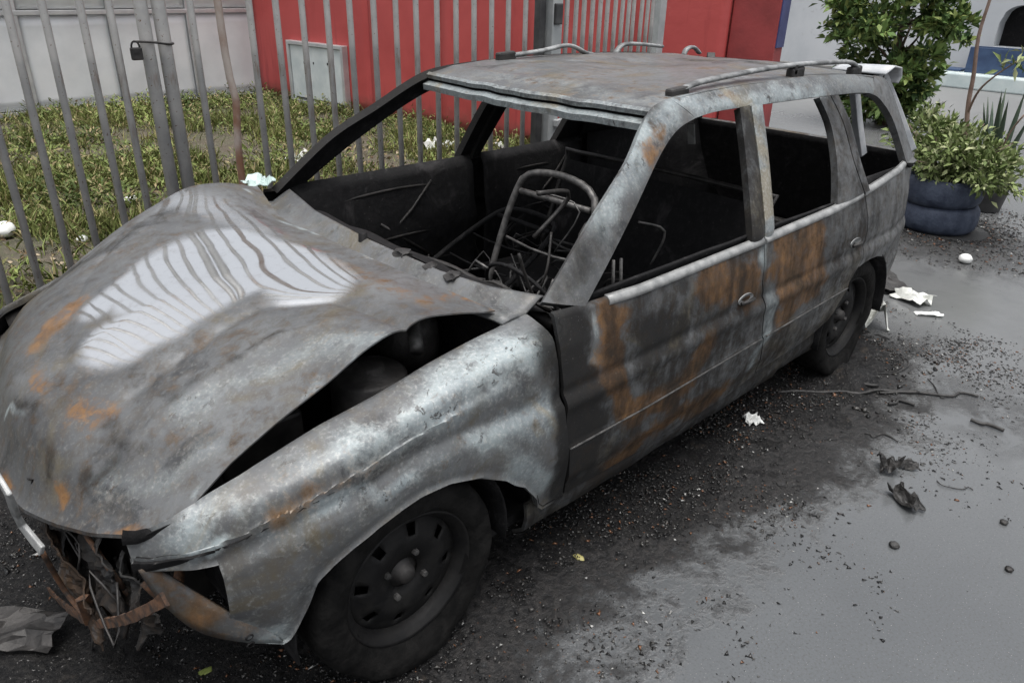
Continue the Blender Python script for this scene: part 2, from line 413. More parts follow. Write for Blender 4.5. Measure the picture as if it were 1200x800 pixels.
stroke(R_, hp([(90, 480), (125, 485), (110, 500)]), .07, .62, .2, Hd)
stroke(R_, hp([(75, 585), (70, 570)]), .035, .95, .3, Hd)
stroke(R_, hp([(8, 545), (15, 560)]), .04, .8, .3, Hd)
stroke(R_, hp([(120, 615), (170, 620)]), .03, .7, .3, Hd)
stroke(R_, hp([(500, 350), (540, 352), (575, 356)]), .05, .80, .2, Hd)
stroke(R_, hp([(330, 285), (400, 315), (450, 335), (480, 345)]), .075, .52, .2, Hd)
stroke(B_, hp([(340, 290), (390, 312), (430, 330)]), .06, .50, .2, Hd)
stroke(B_, hp([(20, 470), (55, 500), (60, 560)]), .07, .62, .2, Hd)
stroke(B_, hp([(100, 400), (170, 455), (150, 480)]), .06, .45, .2, Hd)
stroke(B_, hp([(160, 620), (195, 622)]), .03, .8, .2, Hd)
stroke(B_, hp([(40, 345), (130, 290), (190, 250)]), .12, .60, .2, Hd)
stroke(B_, hp([(190, 470), (260, 430), (330, 390)]), .05, .55, .2, Hd)
stroke(B_, hp([(130, 500), (150, 540), (110, 560)]), .07, .55, .2, Hd)
stroke(G_, hp([(30, 500), (45, 520), (35, 545)]), .03, .95, .2, Hd)
# ---- strokes, side of the body
Sd = 'side'
stroke(G_, sp([(640, 385), (560, 430), (500, 470), (420, 520)]), .14, .95, .3, Sd)
stroke(G_, sp([(640, 480), (560, 520), (640, 560)]), .10, .85, .3, Sd)
stroke(G_, sp([(300, 580), (210, 640), (250, 620)]), .09, .90, .3, Sd)
stroke(G_, sp([(520, 540), (440, 575), (360, 610), (250, 655)]), .035, 1.0, .4, Sd)  # highlight painted in pale tone along the wing shoulder that catches light
stroke(G_, sp([(330, 735), (290, 740)]), .07, .85, .3, Sd)
stroke(R_, sp([(440, 540), (380, 580), (350, 600)]), .06, .42, .2, Sd)
stroke(B_, sp([(480, 520), (430, 545), (370, 585)]), .045, .42, .2, Sd)
stroke(B_, sp([(300, 690), (350, 660), (400, 620)]), .05, .30, .2, Sd)
stroke(B_, sp([(664, 385), (680, 440), (678, 500), (678, 565)]), .15, 1.5, .6, Sd)
stroke(B_, sp([(655, 590), (700, 565)]), .06, 1.2, .6, Sd)
stroke(G_, sp([(705, 380), (704, 420)]), .035, .9, .3, Sd)
stroke(B_, sp([(705, 380), (704, 420)]), .035, -.9, .3, Sd)
stroke(R_, sp([(724, 362), (718, 400), (716, 440), (728, 475)]), .075, 1.25, .35, Sd)
stroke(R_, sp([(735, 480), (780, 470), (810, 440), (825, 410)]), .10, .95, .25, Sd)
stroke(R_, sp([(715, 540), (770, 505), (850, 450)]), .09, .85, .2, Sd)
stroke(R_, sp([(825, 335), (860, 325), (885, 312), (880, 345)]), .12, 1.15, .25, Sd)
stroke(R_, sp([(918, 305), (925, 340), (955, 285), (950, 315)]), .14, 1.35, .35, Sd)
stroke(R_, sp([(912, 375), (960, 330)]), .08, .9, .25, Sd)
stroke(B_, sp([(755, 415), (800, 385), (760, 390)]), .14, .85, .25, Sd)
stroke(B_, sp([(800, 440), (750, 450)]), .07, .45, .25, Sd)
stroke(B_, sp([(690, 545), (760, 515), (840, 470)]), .05, .70, .25, Sd)
stroke(G_, sp([(690, 550), (712, 518), (725, 498)]), .028, 1.0, .4, Sd)
stroke(G_, sp([(893, 290), (900, 330), (902, 365), (895, 395), (880, 420)]), .045, 1.0, .45, Sd)
stroke(R_, sp([(893, 290), (900, 330), (902, 365), (895, 395)]), .04, -.9, .45, Sd)
stroke(B_, sp([(950, 360), (980, 320), (1000, 300), (1030, 260)]), .10, .45, .2, Sd)
stroke(B_, sp([(1040, 230), (1055, 260)]), .12, .35, .2, Sd)
stroke(G_, sp([(700, 262), (740, 195), (770, 150), (790, 130)]), .09, .95, .35, 'pillar')
stroke(R_, sp([(765, 190), (775, 165)]), .05, .75, .3, 'pillar')
stroke(B_, sp([(655, 355), (690, 300), (705, 270)]), .12, .55, .3, 'pillar')
stroke(G_, sp([(790, 125), (880, 118), (960, 108)]), .08, .85, .35, 'pillar')
stroke(R_, sp([(830, 115), (860, 112)]), .05, .35, .3, 'pillar')
stroke(B_, sp([(876, 140), (882, 200), (886, 280)]), .035, .8, .4, 'pillar')
stroke(B_, sp([(990, 130), (1000, 180), (1005, 220)]), .03, .5, .4, 'pillar')

# ---- bonnet
nu, nv = 170, 150
Pg = np.zeros((nu, nv, 3))
for i in range(nu):
    u = i/(nu-1)
    for j in range(nv):
        y = .66 - 1.34*j/(nv-1); x = hood_xr(y) + u*(hood_xf(y)-hood_xr(y)); Pg[i, j] = (x, y, hood_z(u, y, x))
hood = panel('hood', [Pg], (.18, .16, .28, 0), Hd, .004)[0]
hood['label'] = 'buckled ash grey bonnet with bare wet metal and rust patches'
# turned-down front lip of the bonnet
lip = np.stack([Pg[-1], Pg[-1]+np.array([.002, 0, -.009]), Pg[-1]+np.array([-.02, 0, -.014])])
panel('hood_lip', [lip], (.3, .2, .5, 0), 'lip', .004, parent=hood, mats=[BODY, BODY])

# ---- front fenders
GF = ([.28, .56, .76, .92], [-.565, -.515, -.487, -.474])
ZT = ([-.46, -.40, -.14, 0, .165, .32, .49, .57, .6], [.872, .866, .832, .806, .781, .747, .702, .668, .655])
ZC = ([-.46, -.19, -.03, .2, .39, .45, .6], [.655, .685, .69, .66, .628, .604, .60])
ARX = [-.462, -.40, -.388, -.378, -.345, -.28, -.192, -.088, 0, .055, .125, .187, .235, .274, .298, .325, .345, .36, .42, .455]
ARZ = [.272, .278, .30, .353, .425, .49, .541, .576, .583, .576, .560, .534, .508, .478, .425, .37, .333, .328, .372, .415]
def fender_col(x, zb, rows, lo=True):
    zt = np.interp(x, *ZT); zc = np.interp(x, *ZC); t = tap(x); yi = np.interp(x, [-.46, .3, .5, .6], [.70, .70, .685, .64])
    if yi > .83-t-.03: yi = .83-t-.03
    prof = [(yi, zt-.02), (yi+.004, zt), (yi+(.80-t-yi)*.45, zt-.006), (.806-t, zt-.03), (.824-t, zt-.075), (.832-t, (zt+zc)/2-.01), (.832-t, zc+.015), (.831-t, zc+.002), (.842-t, zc-.018), (.851-t, zc-.04)]
    if zb < zc-.06:
        prof += [(.852-t, zc-.06-(zc-.06-zb)*.4), (side_y(x, zb)+.006, zb+.012), (side_y(x, zb)+.012, zb), (side_y(x, zb)-.012, zb-.001)]
    else: prof = prof[:-2] + [(.838-t, zc-.006), (.80-t, zc-.010)]
    q = resample(prof, rows)
    k = 1-sstep(-.46, -.30, np.array(x))
    return np.c_[x + k*(np.interp(q[:, 1], *GF)+.0075+.462), q]
xs1 = np.r_[np.linspace(-.462, -.40, 6), np.linspace(-.396, .36, 90), np.linspace(.37, .455, 9)]
g1 = np.array([fender_col(x, float(np.interp(x, ARX, ARZ)), 46) for x in xs1]).transpose(1, 0, 2)
xs2 = np.linspace(.455, .582, 14)
g2 = np.array([fender_col(x, .597-.02*(x-.455), 30) for x in xs2]).transpose(1, 0, 2)
fl = panel('front_fender', [g1, g2], (.10, .30, .16, 0), Sd, .010, mir=(.2, .3, .4, 0), dent=.004)
fl[0]['label'] = 'pale ash grey front wing with flaked primer'
# slot of the missing side repeater
s0 = side_pt(632, 517)
MB().box((-.030, -.004, -.009), (.030, .004, .009), Matrix.Rotation(.1, 3, 'Y'), (s0[0], s0[1]+.006, s0[2])).build('repeater_slot', SOOT, fl[0], bevel=.006)

# ---- doors and rear quarters
BELT = ([-3.2, -2.95, -2.36, -2.1, -1.55, -.85, -.6, -.46], [.955, .945, .91, .892, .882, .878, .89, .902])
belt = lambda x: float(np.interp(x, *BELT))
GB = ([.28, .51, .73, .90], [-1.665, -1.60, -1.538, -1.548]); GR = ([.50, .64, .74, .92], [-2.385, -2.405, -2.425, -2.370])
def skin_y(x, z):
    y = side_y(x, z)
    zc = np.interp(x, [-3.1, -2.4, -1.6, -.5], [.66, .665, .66, .655])
    y = y + .007*math.exp(-((z-zc+.03)/.025)**2) - .006*math.exp(-((z-zc-.012)/.014)**2)
    zt = np.interp(x, [-3.1, -2.3, -1.6, -.9, -.5], [.52, .512, .492, .470, .472])
    y = y + .008*sstep(zt+.006, zt-.004, z)*sstep(zt-.16, zt-.10, z)
    return y
def body_grid(x0, x1, zb, rows, cols):
    """x0,x1 functions of z; zb function of x"""
    out = np.zeros((rows, cols, 3))
    for j in range(cols):
        s = j/(cols-1)
        xm = x0(.6)+(x1(.6)-x0(.6))*s
        lo = zb(xm); hi = belt(xm)
        for i in range(rows):
            z = hi + (lo-hi)*i/(rows-1); x = x0(z)+(x1(z)-x0(z))*s
            out[i, j] = (x, skin_y(x, z), z)
    y_in = out[-1].copy(); y_in[:, 1] -= .03; y_in[:, 2] -= .004
    top = out[0].copy(); top[:, 1] -= .012; top[:, 2] += .006
    return np.concatenate([top[None], out, y_in[None]])
gap = .0035
fd = body_grid(lambda z: np.interp(z, *GF)-gap, lambda z: np.interp(z, *GB)+gap, lambda x: float(np.interp(x, [-1.66, -1.5, -1.34, -.9, -.56], [.312, .287, .268, .262, .275])), 60, 90)
fdo = panel('front_door', [fd], (.20, .02, .56, 0), Sd, .012, mir=(.2, .1, .7, 0), dent=.003)
rd = body_grid(lambda z: np.interp(z, *GB)-gap, lambda z: np.interp(z, *GR)+gap, lambda x: float(np.interp(x, [-2.405, -2.36, -2.31, -2.27, -2.24, -2.2, -2.09, -1.96, -1.66], [.600, .560, .50, .455, .415, .38, .345, .328, .315])), 60, 76)
rdo = panel('rear_door', [rd], (.16, .04, .52, 0), Sd, .012, mir=(.2, .1, .7, 0), dent=.003)
qp = body_grid(lambda z: np.interp(z, *GR)-gap, lambda z: np.interp(z, [.3, .5, .7, .95], [-3.17, -3.185, -3.175, -3.12]), lambda x: float(np.interp(x, [-3.2, -3.0, -2.88, -2.845, -2.82, -2.78, -2.71, -2.62, -2.52, -2.45, -2.40], [.40, .37, .355, .40, .46, .515, .556, .580, .588, .588, .583])), 56, 80)
qpo = panel('quarter_panel', [qp], (.06, .14, .42, 0), Sd, .012, mir=(.2, .1, .6, 0), dent=.003)
# sill below the doors
sl = []
for z, y in ((.30, .795), (.25, .80), (.20, .785), (.165, .74)):
    sl.append([(x, y, z+.02*(x < -1.9)) for x in np.linspace(-.42, -2.26, 60)])
panel('sill', [np.array(sl)], (.25, .06, .7, 0), 'sill', .012, mir=(.2, 0, .9, 0), dent=.008)

def strip_grid(A, B, n=40, k=7, bulge=.006):
    A = resample(A, n); B = resample(B, n); out = np.zeros((k, n, 3))
    for i in range(k):
        t = i/(k-1); out[i] = A*(1-t)+B*t; out[i, :, 1] += bulge*4*t*(1-t)
    return out
# ---- pillars and roof sides
AF = [(-.490, .752, .915), (-.73, .712, 1.10), (-.93, .655, 1.215), (-1.05, .605, 1.293), (-1.135, .572, 1.335), (-1.24, .560, 1.352)]
AR = [(-.605, .806, .889), (-.74, .772, .985), (-.88, .73, 1.08), (-1.08, .662, 1.21), (-1.20, .632, 1.268), (-1.31, .620, 1.292)]
ap = panel('windscreen_pillar', [strip_grid(AF, AR, 70, 9, .008)], (.10, .28, .30, 0), 'pillar', .03, mir=(.1, .05, .95, 0))
CT = [(-1.24, .560, 1.352), (-1.45, .560, 1.362), (-1.75, .562, 1.366), (-2.2, .565, 1.360), (-2.55, .563, 1.345), (-2.85, .55, 1.318)]
CB = [(-1.31, .620, 1.292), (-1.45, .614, 1.300), (-1.72, .617, 1.298), (-2.2, .622, 1.290), (-2.55, .618, 1.276), (-2.75, .610, 1.252)]
panel('roof_side_rail', [strip_grid(CT, CB, 90, 9, .010)], (.10, .40, .22, 0), 'pillar', .03, mir=(.1, .05, .95, 0))
bp = lambda a: [(x, y, z) for x, y, z in a]
def pil(A, B, name, base, parent=None, th=.03, bul=.006, mir=(.1, .05, .95, 0)):
    return panel(name, [strip_grid(A, B, 40, 6, bul)], base, 'pillar', th, mir=mir)
pil([(-1.585, .615, 1.302), (-1.53, .705, 1.13), (-1.475, .795, .93), (-1.465, .806, .885)], [(-1.656, .612, 1.304), (-1.605, .705, 1.13), (-1.553, .796, .93), (-1.546, .806, .884)], 'door_frame', (.05, .12, .70, 0))
pil([(-1.664, .612, 1.304), (-1.612, .705, 1.13), (-1.561, .796, .93), (-1.553, .806, .884)], [(-1.735, .617, 1.298), (-1.685, .705, 1.12), (-1.625, .795, .93), (-1.615, .806, .886)], 'door_frame', (.05, .55, .15, 0))
pil([(-2.165, .622, 1.288), (-2.205, .675, 1.18), (-2.175, .745, 1.04), (-2.125, .80, .90)], [(-2.255, .621, 1.290), (-2.31, .675, 1.18), (-2.32, .745, 1.04), (-2.358, .803, .912)], 'door_frame', (.10, .15, .48, 0))
pil([(-2.262, .621, 1.290), (-2.317, .675, 1.18), (-2.327, .745, 1.04), (-2.366, .803, .912)], [(-2.335, .620, 1.284), (-2.375, .675, 1.18), (-2.385, .745, 1.04), (-2.42, .80, .914)], 'quarter_pillar', (.10, .15, .5, 0))
pil([(-2.66, .612, 1.264), (-2.76, .622, 1.235), (-2.885, .656, 1.135), (-2.945, .735, .955), (-2.94, .742, .945)], [(-2.80, .56, 1.325), (-2.93, .575, 1.29), (-3.04, .62, 1.15), (-3.12, .69, .97), (-3.12, .70, .955)], 'rear_pillar', (.08, .28, .36, 0))
g = np.array([[(x, -(.655+.0*x), z) for x in np.linspace(-2.30, -3.12, 16)] for z in np.linspace(1.30, .90, 8)]); g[:, :, 1] = -np.interp(g[:, :, 2], [.9, 1.3], [.75, .585])
MB().grid(g).build('added_quarter_screen', SOOT, car, True).modifiers.new('s', 'SOLIDIFY').thickness = .006  # black sheet added to darken the view through the far quarter window
# window sill strips: pale belt trim
def belt_trim(x0, x1, mat):
    xs = np.linspace(x0, x1, 26); b = MB()
    pr = [(.003, -.020), (.007, -.016), (.007, -.004), (-.003, .006), (-.016, .008)]
    g = np.array([[(x, side_y(x, belt(x))+dy, belt(x)+dz) for x in xs] for dy, dz in pr]); b.grid(g)
    return b
for a, c in ((-.70, -1.545), (-1.556, -2.355), (-2.38, -2.94)):
    for s in (1, -1):
        b = belt_trim(a, c, None); me = b.mesh('belt_trim')
        o = link('belt_trim', me, ASHT if s > 0 else SOOT2, car, True)
        if s < 0: o.scale = (1, -1, 1)
        m = o.modifiers.new('t', 'SOLIDIFY'); m.thickness = .006
# door handles (pale, recessed cups)
for (px, py), par in (((873, 350), fdo[0]), ((1002, 284), rdo[0])):
    c = side_pt(px, py)
    o = MB().lathe([(.0, .0), (.016, .001), (.021, .004), (.022, .008), (.0225, .002)], 20, 'y').build('door_handle', ASHT, par, True)
    o.location = (c[0], c[1]-.001, c[2]); o.scale = (2.1, .9, .9)
    q = MB().tube([(-.04, .012, .004), (0, .022, .008), (.04, .012, .004)], .007, 8).build('handle_cup', SOOT2, par, True); q.location = (c[0], c[1], c[2]-.01)
# thin press-line moulding along the doors and the rear wing
def mould(xa, xb, par):
    xs = np.linspace(xa, xb, 40); zt = lambda x: float(np.interp(x, [-3.1, -2.3, -1.6, -.9, -.5, -.38], [.52, .512, .492, .470, .472, .486]))
    MB().tube([(x, skin_y(x, zt(x)-.002)+.001, zt(x)) for x in xs], .0035, 6).build('door_moulding', SPRING, par, True)
mould(-.535, -1.59, fdo[0]); mould(-1.625, -2.30, rdo[0])
# lower edge flange lines on wing
# ---- roof skin
nx_, ny_ = 90, 70
xr = np.linspace(-1.115, -2.93, nx_); P = np.zeros((nx_, ny_, 3))
for i, x in enumerate(xr):
    for j in range(ny_):
        s = -1+2*j/(ny_-1); y = .566*s
        edge = np.interp(x, [-2.93, -2.6, -2.2, -1.75, -1.45, -1.24, -1.115], [1.306, 1.340, 1.358, 1.365, 1.361, 1.350, 1.326])
        crown = .014*(1-s*s)*sstep(-1.1, -1.5, x)
        sag = -.020*math.exp(-((x+1.9)/.5)**2-((s+.1)/.5)**2) + .014*mnoise.noise(Vector((x*2.6, y*3, 9))) *(1-s**4)*sstep(-1.12, -1.4, x) + .005*mnoise.noise(Vector((x*9, y*9, 2)))*(1-s**4)
        P[i, j] = (x + .03*(s*s)*-1*sstep(-1.5, -1.115, x), y, edge+crown+sag)
STROKES.clear()
def rz(px, py): return on_ground(px, py, 1.35)
Rf = 'roof'
stroke(G_, [rz(*q) for q in [(560, 85), (640, 95), (720, 108), (770, 118)]], .16, .48, .25, Rf)
stroke(G_, [rz(*q) for q in [(770, 115), (870, 98), (960, 92)]], .10, .55, .25, Rf)
stroke(G_, [rz(*q) for q in [(600, 75), (680, 75)]], .15, .5, .25, Rf)
stroke(R_, [rz(*q) for q in [(740, 75), (800, 85), (860, 80)]], .22, .36, .2, Rf)
stroke(B_, [rz(*q) for q in [(640, 75), (720, 78), (760, 82)]], .09, .45, .2, Rf)
stroke(B_, [rz(*q) for q in [(560, 80), (620, 78)]], .10, .55, .2, Rf)
stroke(B_, [rz(*q) for q in [(800, 70), (880, 78), (930, 85)]], .12, .6, .2, Rf)
stroke(B_, [rz(*q) for q in [(520, 92), (640, 112), (760, 134)]], .035, .6, .2, Rf)
roof = panel('roof', [P], (.24, .34, .28, 0), Rf, .010)[0]
# rolled front edge of the roof and the windscreen flange under it (dark gap between them)
f0 = P[0]; d = lambda a, b: f0+np.array([a, 0, b])
panel('roof_lip', [np.stack([d(0, .001), d(.012, -.006), d(.010, -.016), d(-.01, -.018)])], (.0, .55, .15, 0), 'x', .004, parent=roof, mats=[BODY, BODY])
panel('windscreen_flange', [np.stack([d(.004, -.034), d(.030, -.044), d(.028, -.058), d(-.004, -.062)])], (.08, .70, .12, 0), 'x', .006, parent=roof, dent=.003, mats=[BODY, BODY])
MB().grid(np.stack([d(-.012, -.014), d(-.012, -.064), d(-.08, -.07)])).build('header_rail', SOOT, car)
# drip channel dark line between roof and side
# ---- roof rails, warped by the fire
RAILM = plain('sooty_rail_metal', (.07, .072, .074), (.30, .31, .31), 14, .55, .2, .3, 70, .003)
def rail(sgn, pts, name):
    L = resample(pts, 40)
    t = empty('x'); bpy.data.objects.remove(t)
    b = MB().tube([(a[0], a[1], a[2]-.008) for a in L], .0095, 8, flat=1.8)
    return b.build(name, RAILM, car, True)
rl = rail(1, [(-1.30, .525, 1.358), (-1.36, .525, 1.376), (-1.50, .525, 1.394), (-2.0, .525, 1.412), (-2.45, .525, 1.404), (-2.62, .525, 1.392), (-2.70, .525, 1.352)], 'roof_rail')
rr = rail(-1, [(-1.50, -.52, 1.368), (-1.56, -.52, 1.384), (-1.75, -.52, 1.396), (-1.93, -.52, 1.412), (-2.05, -.52, 1.376), (-2.10, -.52, 1.366)], 'roof_rail')
r3 = rail(-1, [(-2.28, -.52, 1.362), (-2.33, -.52, 1.398), (-2.45, -.52, 1.400), (-2.66, -.52, 1.380)], 'roof_rail')
r4 = rail(-1, [(-2.84, -.50, 1.33), (-2.87, -.50, 1.362), (-2.93, -.50, 1.366), (-2.99, -.50, 1.335)], 'roof_rail')
for x, y, z, o in ((-1.33, .525, 1.352, rl), (-2.12, .525, 1.37, rl), (-2.66, .525, 1.345, rl), (-1.53, -.52, 1.37, rr)):
    MB().box((-.05, -.016, -.02), (.05, .016, .024), Matrix.Rotation(.05, 3, 'Y'), (x, y, z)).build('rail_foot', SOOT2, o, bevel=.008)
MB().box((-.01, -.016, -.01), (.02, .016, .035), None, None).build('rail_foot', SOOT2, rl, bevel=.006).location = (-2.10, .525, 1.375)

# ---- tailgate: sprung open, pale edge, empty window
tg = empty('tailgate'); tg.parent = car
def tgp(y, z, o=0.0):   # tailgate plane leans forward at the top and stands ajar at the foot
    return (np.interp(z, [.45, .95, 1.33], [-3.34, -3.26, -3.06])-o, y, z)
def bar(name, pts, w_, d_, mat):
    return MB().tube(pts, w_, 4, flat=d_).build(name, mat, tg, bevel=.004)
PALE = plain('scorched_white_paint', (.28, .30, .32), (.44, .45, .46), 12, .55, 0, .2, 60, .002)
for s in (1, -1):
    bar('tailgate_frame', [tgp(s*.47, 1.31), tgp(s*.55, 1.13), tgp(s*.63, .94)], .045, .7, PALE if s > 0 else SOOT2)
bar('tailgate_frame', [tgp(-.5, 1.275), tgp(0, 1.285), tgp(.5, 1.275)], .04, .8, SOOT2)
lo = np.array([[tgp(y*.66, z, .03*(1-y*y)) for y in np.linspace(-1, 1, 24)] for z in np.linspace(.94, .42, 16)])
b = MB(); b.grid(lo); me = b.mesh('tailgate_panel'); wear(me, (.2, .25, .35, 0)); o = link('tailgate_panel', me, [BODY, SOOT], tg, True); m = o.modifiers.new('s', 'SOLIDIFY'); m.thickness = .03; m.material_offset = 1
# spoiler lip over the rear window, buckled upward on the left
sg = []
for y in np.linspace(.30, .56, 16):
    k = sstep(.1, .56, y); sg.append([(-2.93, y, 1.318+.0*k), (-3.02, y, 1.325+.022*k), (-3.10, y, 1.318+.018*k), (-3.125, y, 1.29+.01*k), (-3.10, y, 1.275)])
MB().grid(np.array(sg)).build('spoiler', PALE, tg, True).modifiers.new('s', 'SOLIDIFY').thickness = .008
MB().tube([on_x(1001, 100, -3.12), on_x(1005, 145, -3.17), on_x(1010, 182, -3.20)], .044, 4, flat=.5).build('tailgate_strut', PALE, tg, bevel=.004)

# ---- floor, bulkhead, inner structure (all soot)
MB().box((-3.1, -.74, .20), (-.10, .74, .235)).build('floor_pan', SOOT, car)
MB().tube([(-.45, 0, .25), (-2.2, 0, .27)], [.13, .10], 10).build('tunnel', SOOT, car, True)
g = np.array([[(-.42-.05*math.cos(y*2)*0-.10*(1-z/.86)*1.2, y, z) for y in np.linspace(-.72, .72, 20)] for z in np.linspace(.86, .22, 10)])
MB().grid(g).build('bulkhead', SOOT, car).modifiers.new('s', 'SOLIDIFY').thickness = .02
for s in (1, -1):      # inner door skins, wheel houses
    for x0, x1 in ((-.56, -1.53), (-1.60, -2.33)):
        xs = np.linspace(x0, x1, 24); g = np.array([[(x, s*(yy+.006*mnoise.noise(Vector((x*6, z*6, s)))), z) for x in xs] for z, yy in ((.905, .775), (.86, .745), (.70, .735), (.62, .715), (.55, .735), (.40, .74), (.30, .745))])
        MB().grid(g).build('inner_door_skin', SOOT, car, True).modifiers.new('s', 'SOLIDIFY').thickness = .01
    xs = np.linspace(-2.33, -3.1 if s > 0 else -3.36, 16); MB().grid(np.array([[(x, s*(y-.5*max(0, -3.05-x)), z) for x in xs] for z, y in ((.93, .715), (.75, .70), (.58, .66), (.25, .66))])).build('inner_quarter', SOOT, car, True).modifiers.new('s', 'SOLIDIFY').thickness = .01
    for cx, rr_ in ((0, .335), (-2.525, .335)):
        a = np.linspace(-.15, math.pi+.15, 24)
        g = np.array([[(cx+rr_*math.cos(t), s*y, .285+rr_*math.sin(t)) for t in a] for y in ((.80, .72, .50) if cx == 0 else (.82, .72, .50))])
        MB().grid(g).build('wheel_house', SOOT, car, True).modifiers.new('s', 'SOLIDIFY').thickness = .006
    # inner wing and strut tower
    g = np.array([[(x, s*min(y, .80-tap(x)), float(np.interp(x, *ZT))-dz) for x in np.linspace(-.42, .50, 20)] for dz, y in ((.035, .70), (.07, .66), (.13, .60), (.38, .56))])
    MB().grid(g).build('inner_wing', SOOT2, car, True).modifiers.new('s', 'SOLIDIFY').thickness = .006
    MB().lathe([(.0, .80), (.04, .80), (.045, .785), (.09, .78), (.10, .77), (.105, .55)], 24, 'z', (-.08, s*.53, -.02)).build('strut_tower', SOOT2, car, True)
# engine lump
eng = MB().box((-.22, -.34, .34), (.20, .22, .70)).build('engine_block', SOOT, car, bevel=.03)
MB().box((-.18, -.30, .70), (.08, .16, .765)).build('rocker_cover', SOOT2, eng, bevel=.025)
MB().tube([(.08, -.2, .74), (.16, -.02, .77), (.10, .20, .74), (-.02, .36, .72)], .035, 10).build('intake_pipe', SOOT2, eng, True)
MB().box((.10, .30, .50), (.32, .50, .70)).build('battery_tray', SOOT2, car, bevel=.01)
MB().tube([(-.3, .40, .80), (-.16, .44, .79), (.0, .42, .73), (.14, .40, .66)], .012, 8).build('hose', SPRING, car, True)
MB().tube([(-.34, .30, .84), (-.25, .50, .83), (-.20, .58, .80)], .02, 8).build('brake_servo_pipe', SPRING, car, True)
MB().lathe([(0, .10), (.05, .10), (.085, .06), (.09, 0), (.085, -.05), (0, -.06)], 20, 'z', (-.27, .44, .755)).build('brake_servo', SOOT2, car, True)
# cowl
nc = 40; cw = []
for j in range(nc):
    y = -.72+1.43*j/(nc-1); xb = np.interp(y, [-.72, -.4, 0, .38, .57, .72], [-.545, -.47, -.435, -.435, -.465, -.535]); xh = hood_xr(min(max(y, -.68), .66))
    cw.append([(xh+.02, y, .868), (xh-.012, y, .876), ((xh+xb)/2, y, .872), (xb+.006, y, .905), (xb-.006, y, .908), (xb-.03, y, .885)])
b = MB(); b.grid(np.array(cw).transpose(1, 0, 2)); me = b.mesh('cowl'); wear(me, (.10, .30, .28, 0)); o = link('cowl', me, [BODY, SOOT], car, True); m = o.modifiers.new('s', 'SOLIDIFY'); m.thickness = .008; m.offset = -1
for py_, ln in ((.18, .035), (.32, .02), (.43, .03)):
    q = bmesh.new(); bmesh.ops.create_icosphere(q, subdivisions=2, radius=ln)
    for v in q.verts: v.co += Vector((mnoise.noise(v.co*40)*.02, mnoise.noise(v.co*40+Vector((5, 0, 0)))*.02, 0)); v.co.z *= .45
    me = bpy.data.meshes.new('char_lump'); q.to_mesh(me); q.free(); o = link('char_lump', me, SOOT2, car); o.location = (-.45, py_, .905)
# wiper stub
o = MB().lathe([(0, .03), (.014, .03), (.016, 0), (.02, -.005)], 12, 'z', (-.435, -.02, .895)).build('wiper_spindle', SOOT, car, True)
# dashboard skeleton + steering column
MB().tube([(-.60, -.70, .80), (-.62, 0, .79), (-.60, .70, .80)], .022, 8).build('dash_crossbar', SOOT2, car, True)
g = np.array([[(-.50-dx, y, z+.02*mnoise.noise(Vector((y*6, z*9, 1)))) for y in np.linspace(-.70, .70, 40)] for dx, z in ((0, .875), (.06, .86), (.14, .80), (.18, .70), (.14, .58))])
MB().grid(g).build('dashboard_shell', SOOT, car, True)
MB().tube([(-.52, .38, .55), (-.80, .38, .70)], .022, 8).build('steering_column', SOOT2, car, True)
sw = MB(); cc = Vector((-.80, .38, .70)); R = Matrix.Rotation(math.radians(-62), 3, 'Y')
ring = [cc + R @ Vector((.175*math.cos(a), .175*math.sin(a), 0)) for a in np.linspace(0, 2*math.pi, 40)]
sw.tube(ring, .007, 8)
for a in (0.2, 2.1, 4.2): sw.tube([cc, cc + R @ Vector((.172*math.cos(a), .172*math.sin(a), 0))], .006, 6)
sw.build('steering_wheel', SOOT, car, True)
MB().tube([(-.66, .18, .62), (-.69, .20, .78), (-.70, .24, .84), (-.70, .30, .83)], .005, 6).build('cable', SPRING, car, True)
# door wire, window regulator posts
for px, py0, py1 in ((718, 305, 352), (727, 303, 352)):
    MB().tube([on_y(px, py1, .765), on_y(px+1, py0, .765)], .005, 6).build('window_channel', SPRING, car, True)

# stamped beads, regulator arms and speaker rings on the inner door skins
for s in (1, -1):
    for x0, x1 in ((-.62, -1.48), (-1.66, -2.28)):
        xm = (x0+x1)/2
        for z, y in ((.80, .738), (.60, .714), (.44, .732)): MB().tube(resample([(x0-.04, s*(y+.004), z), (xm, s*(y-.004), z+.02*random.gauss(0, 1)), (x1+.05, s*(y+.004), z)], 12).tolist(), .007, 6).build('door_bead', SOOT2, car, True)
        MB().tube([(xm+.25, s*.728, .45), (xm-.10, s*.722, .72), (xm-.22, s*.735, .83)], .007, 6).build('regulator_arm', SOOT2, car, True)
        MB().tube([(xm-.22, s*.722, .46), (xm+.08, s*.718, .68)], .007, 6).build('regulator_arm', SOOT2, car, True)
        MB().tube([(x0-.16+.075*math.cos(a), s*.728, .46+.075*math.sin(a)) for a in np.linspace(0, 6.283, 24)], .006, 6).build('speaker_ring', SOOT2, car, True)
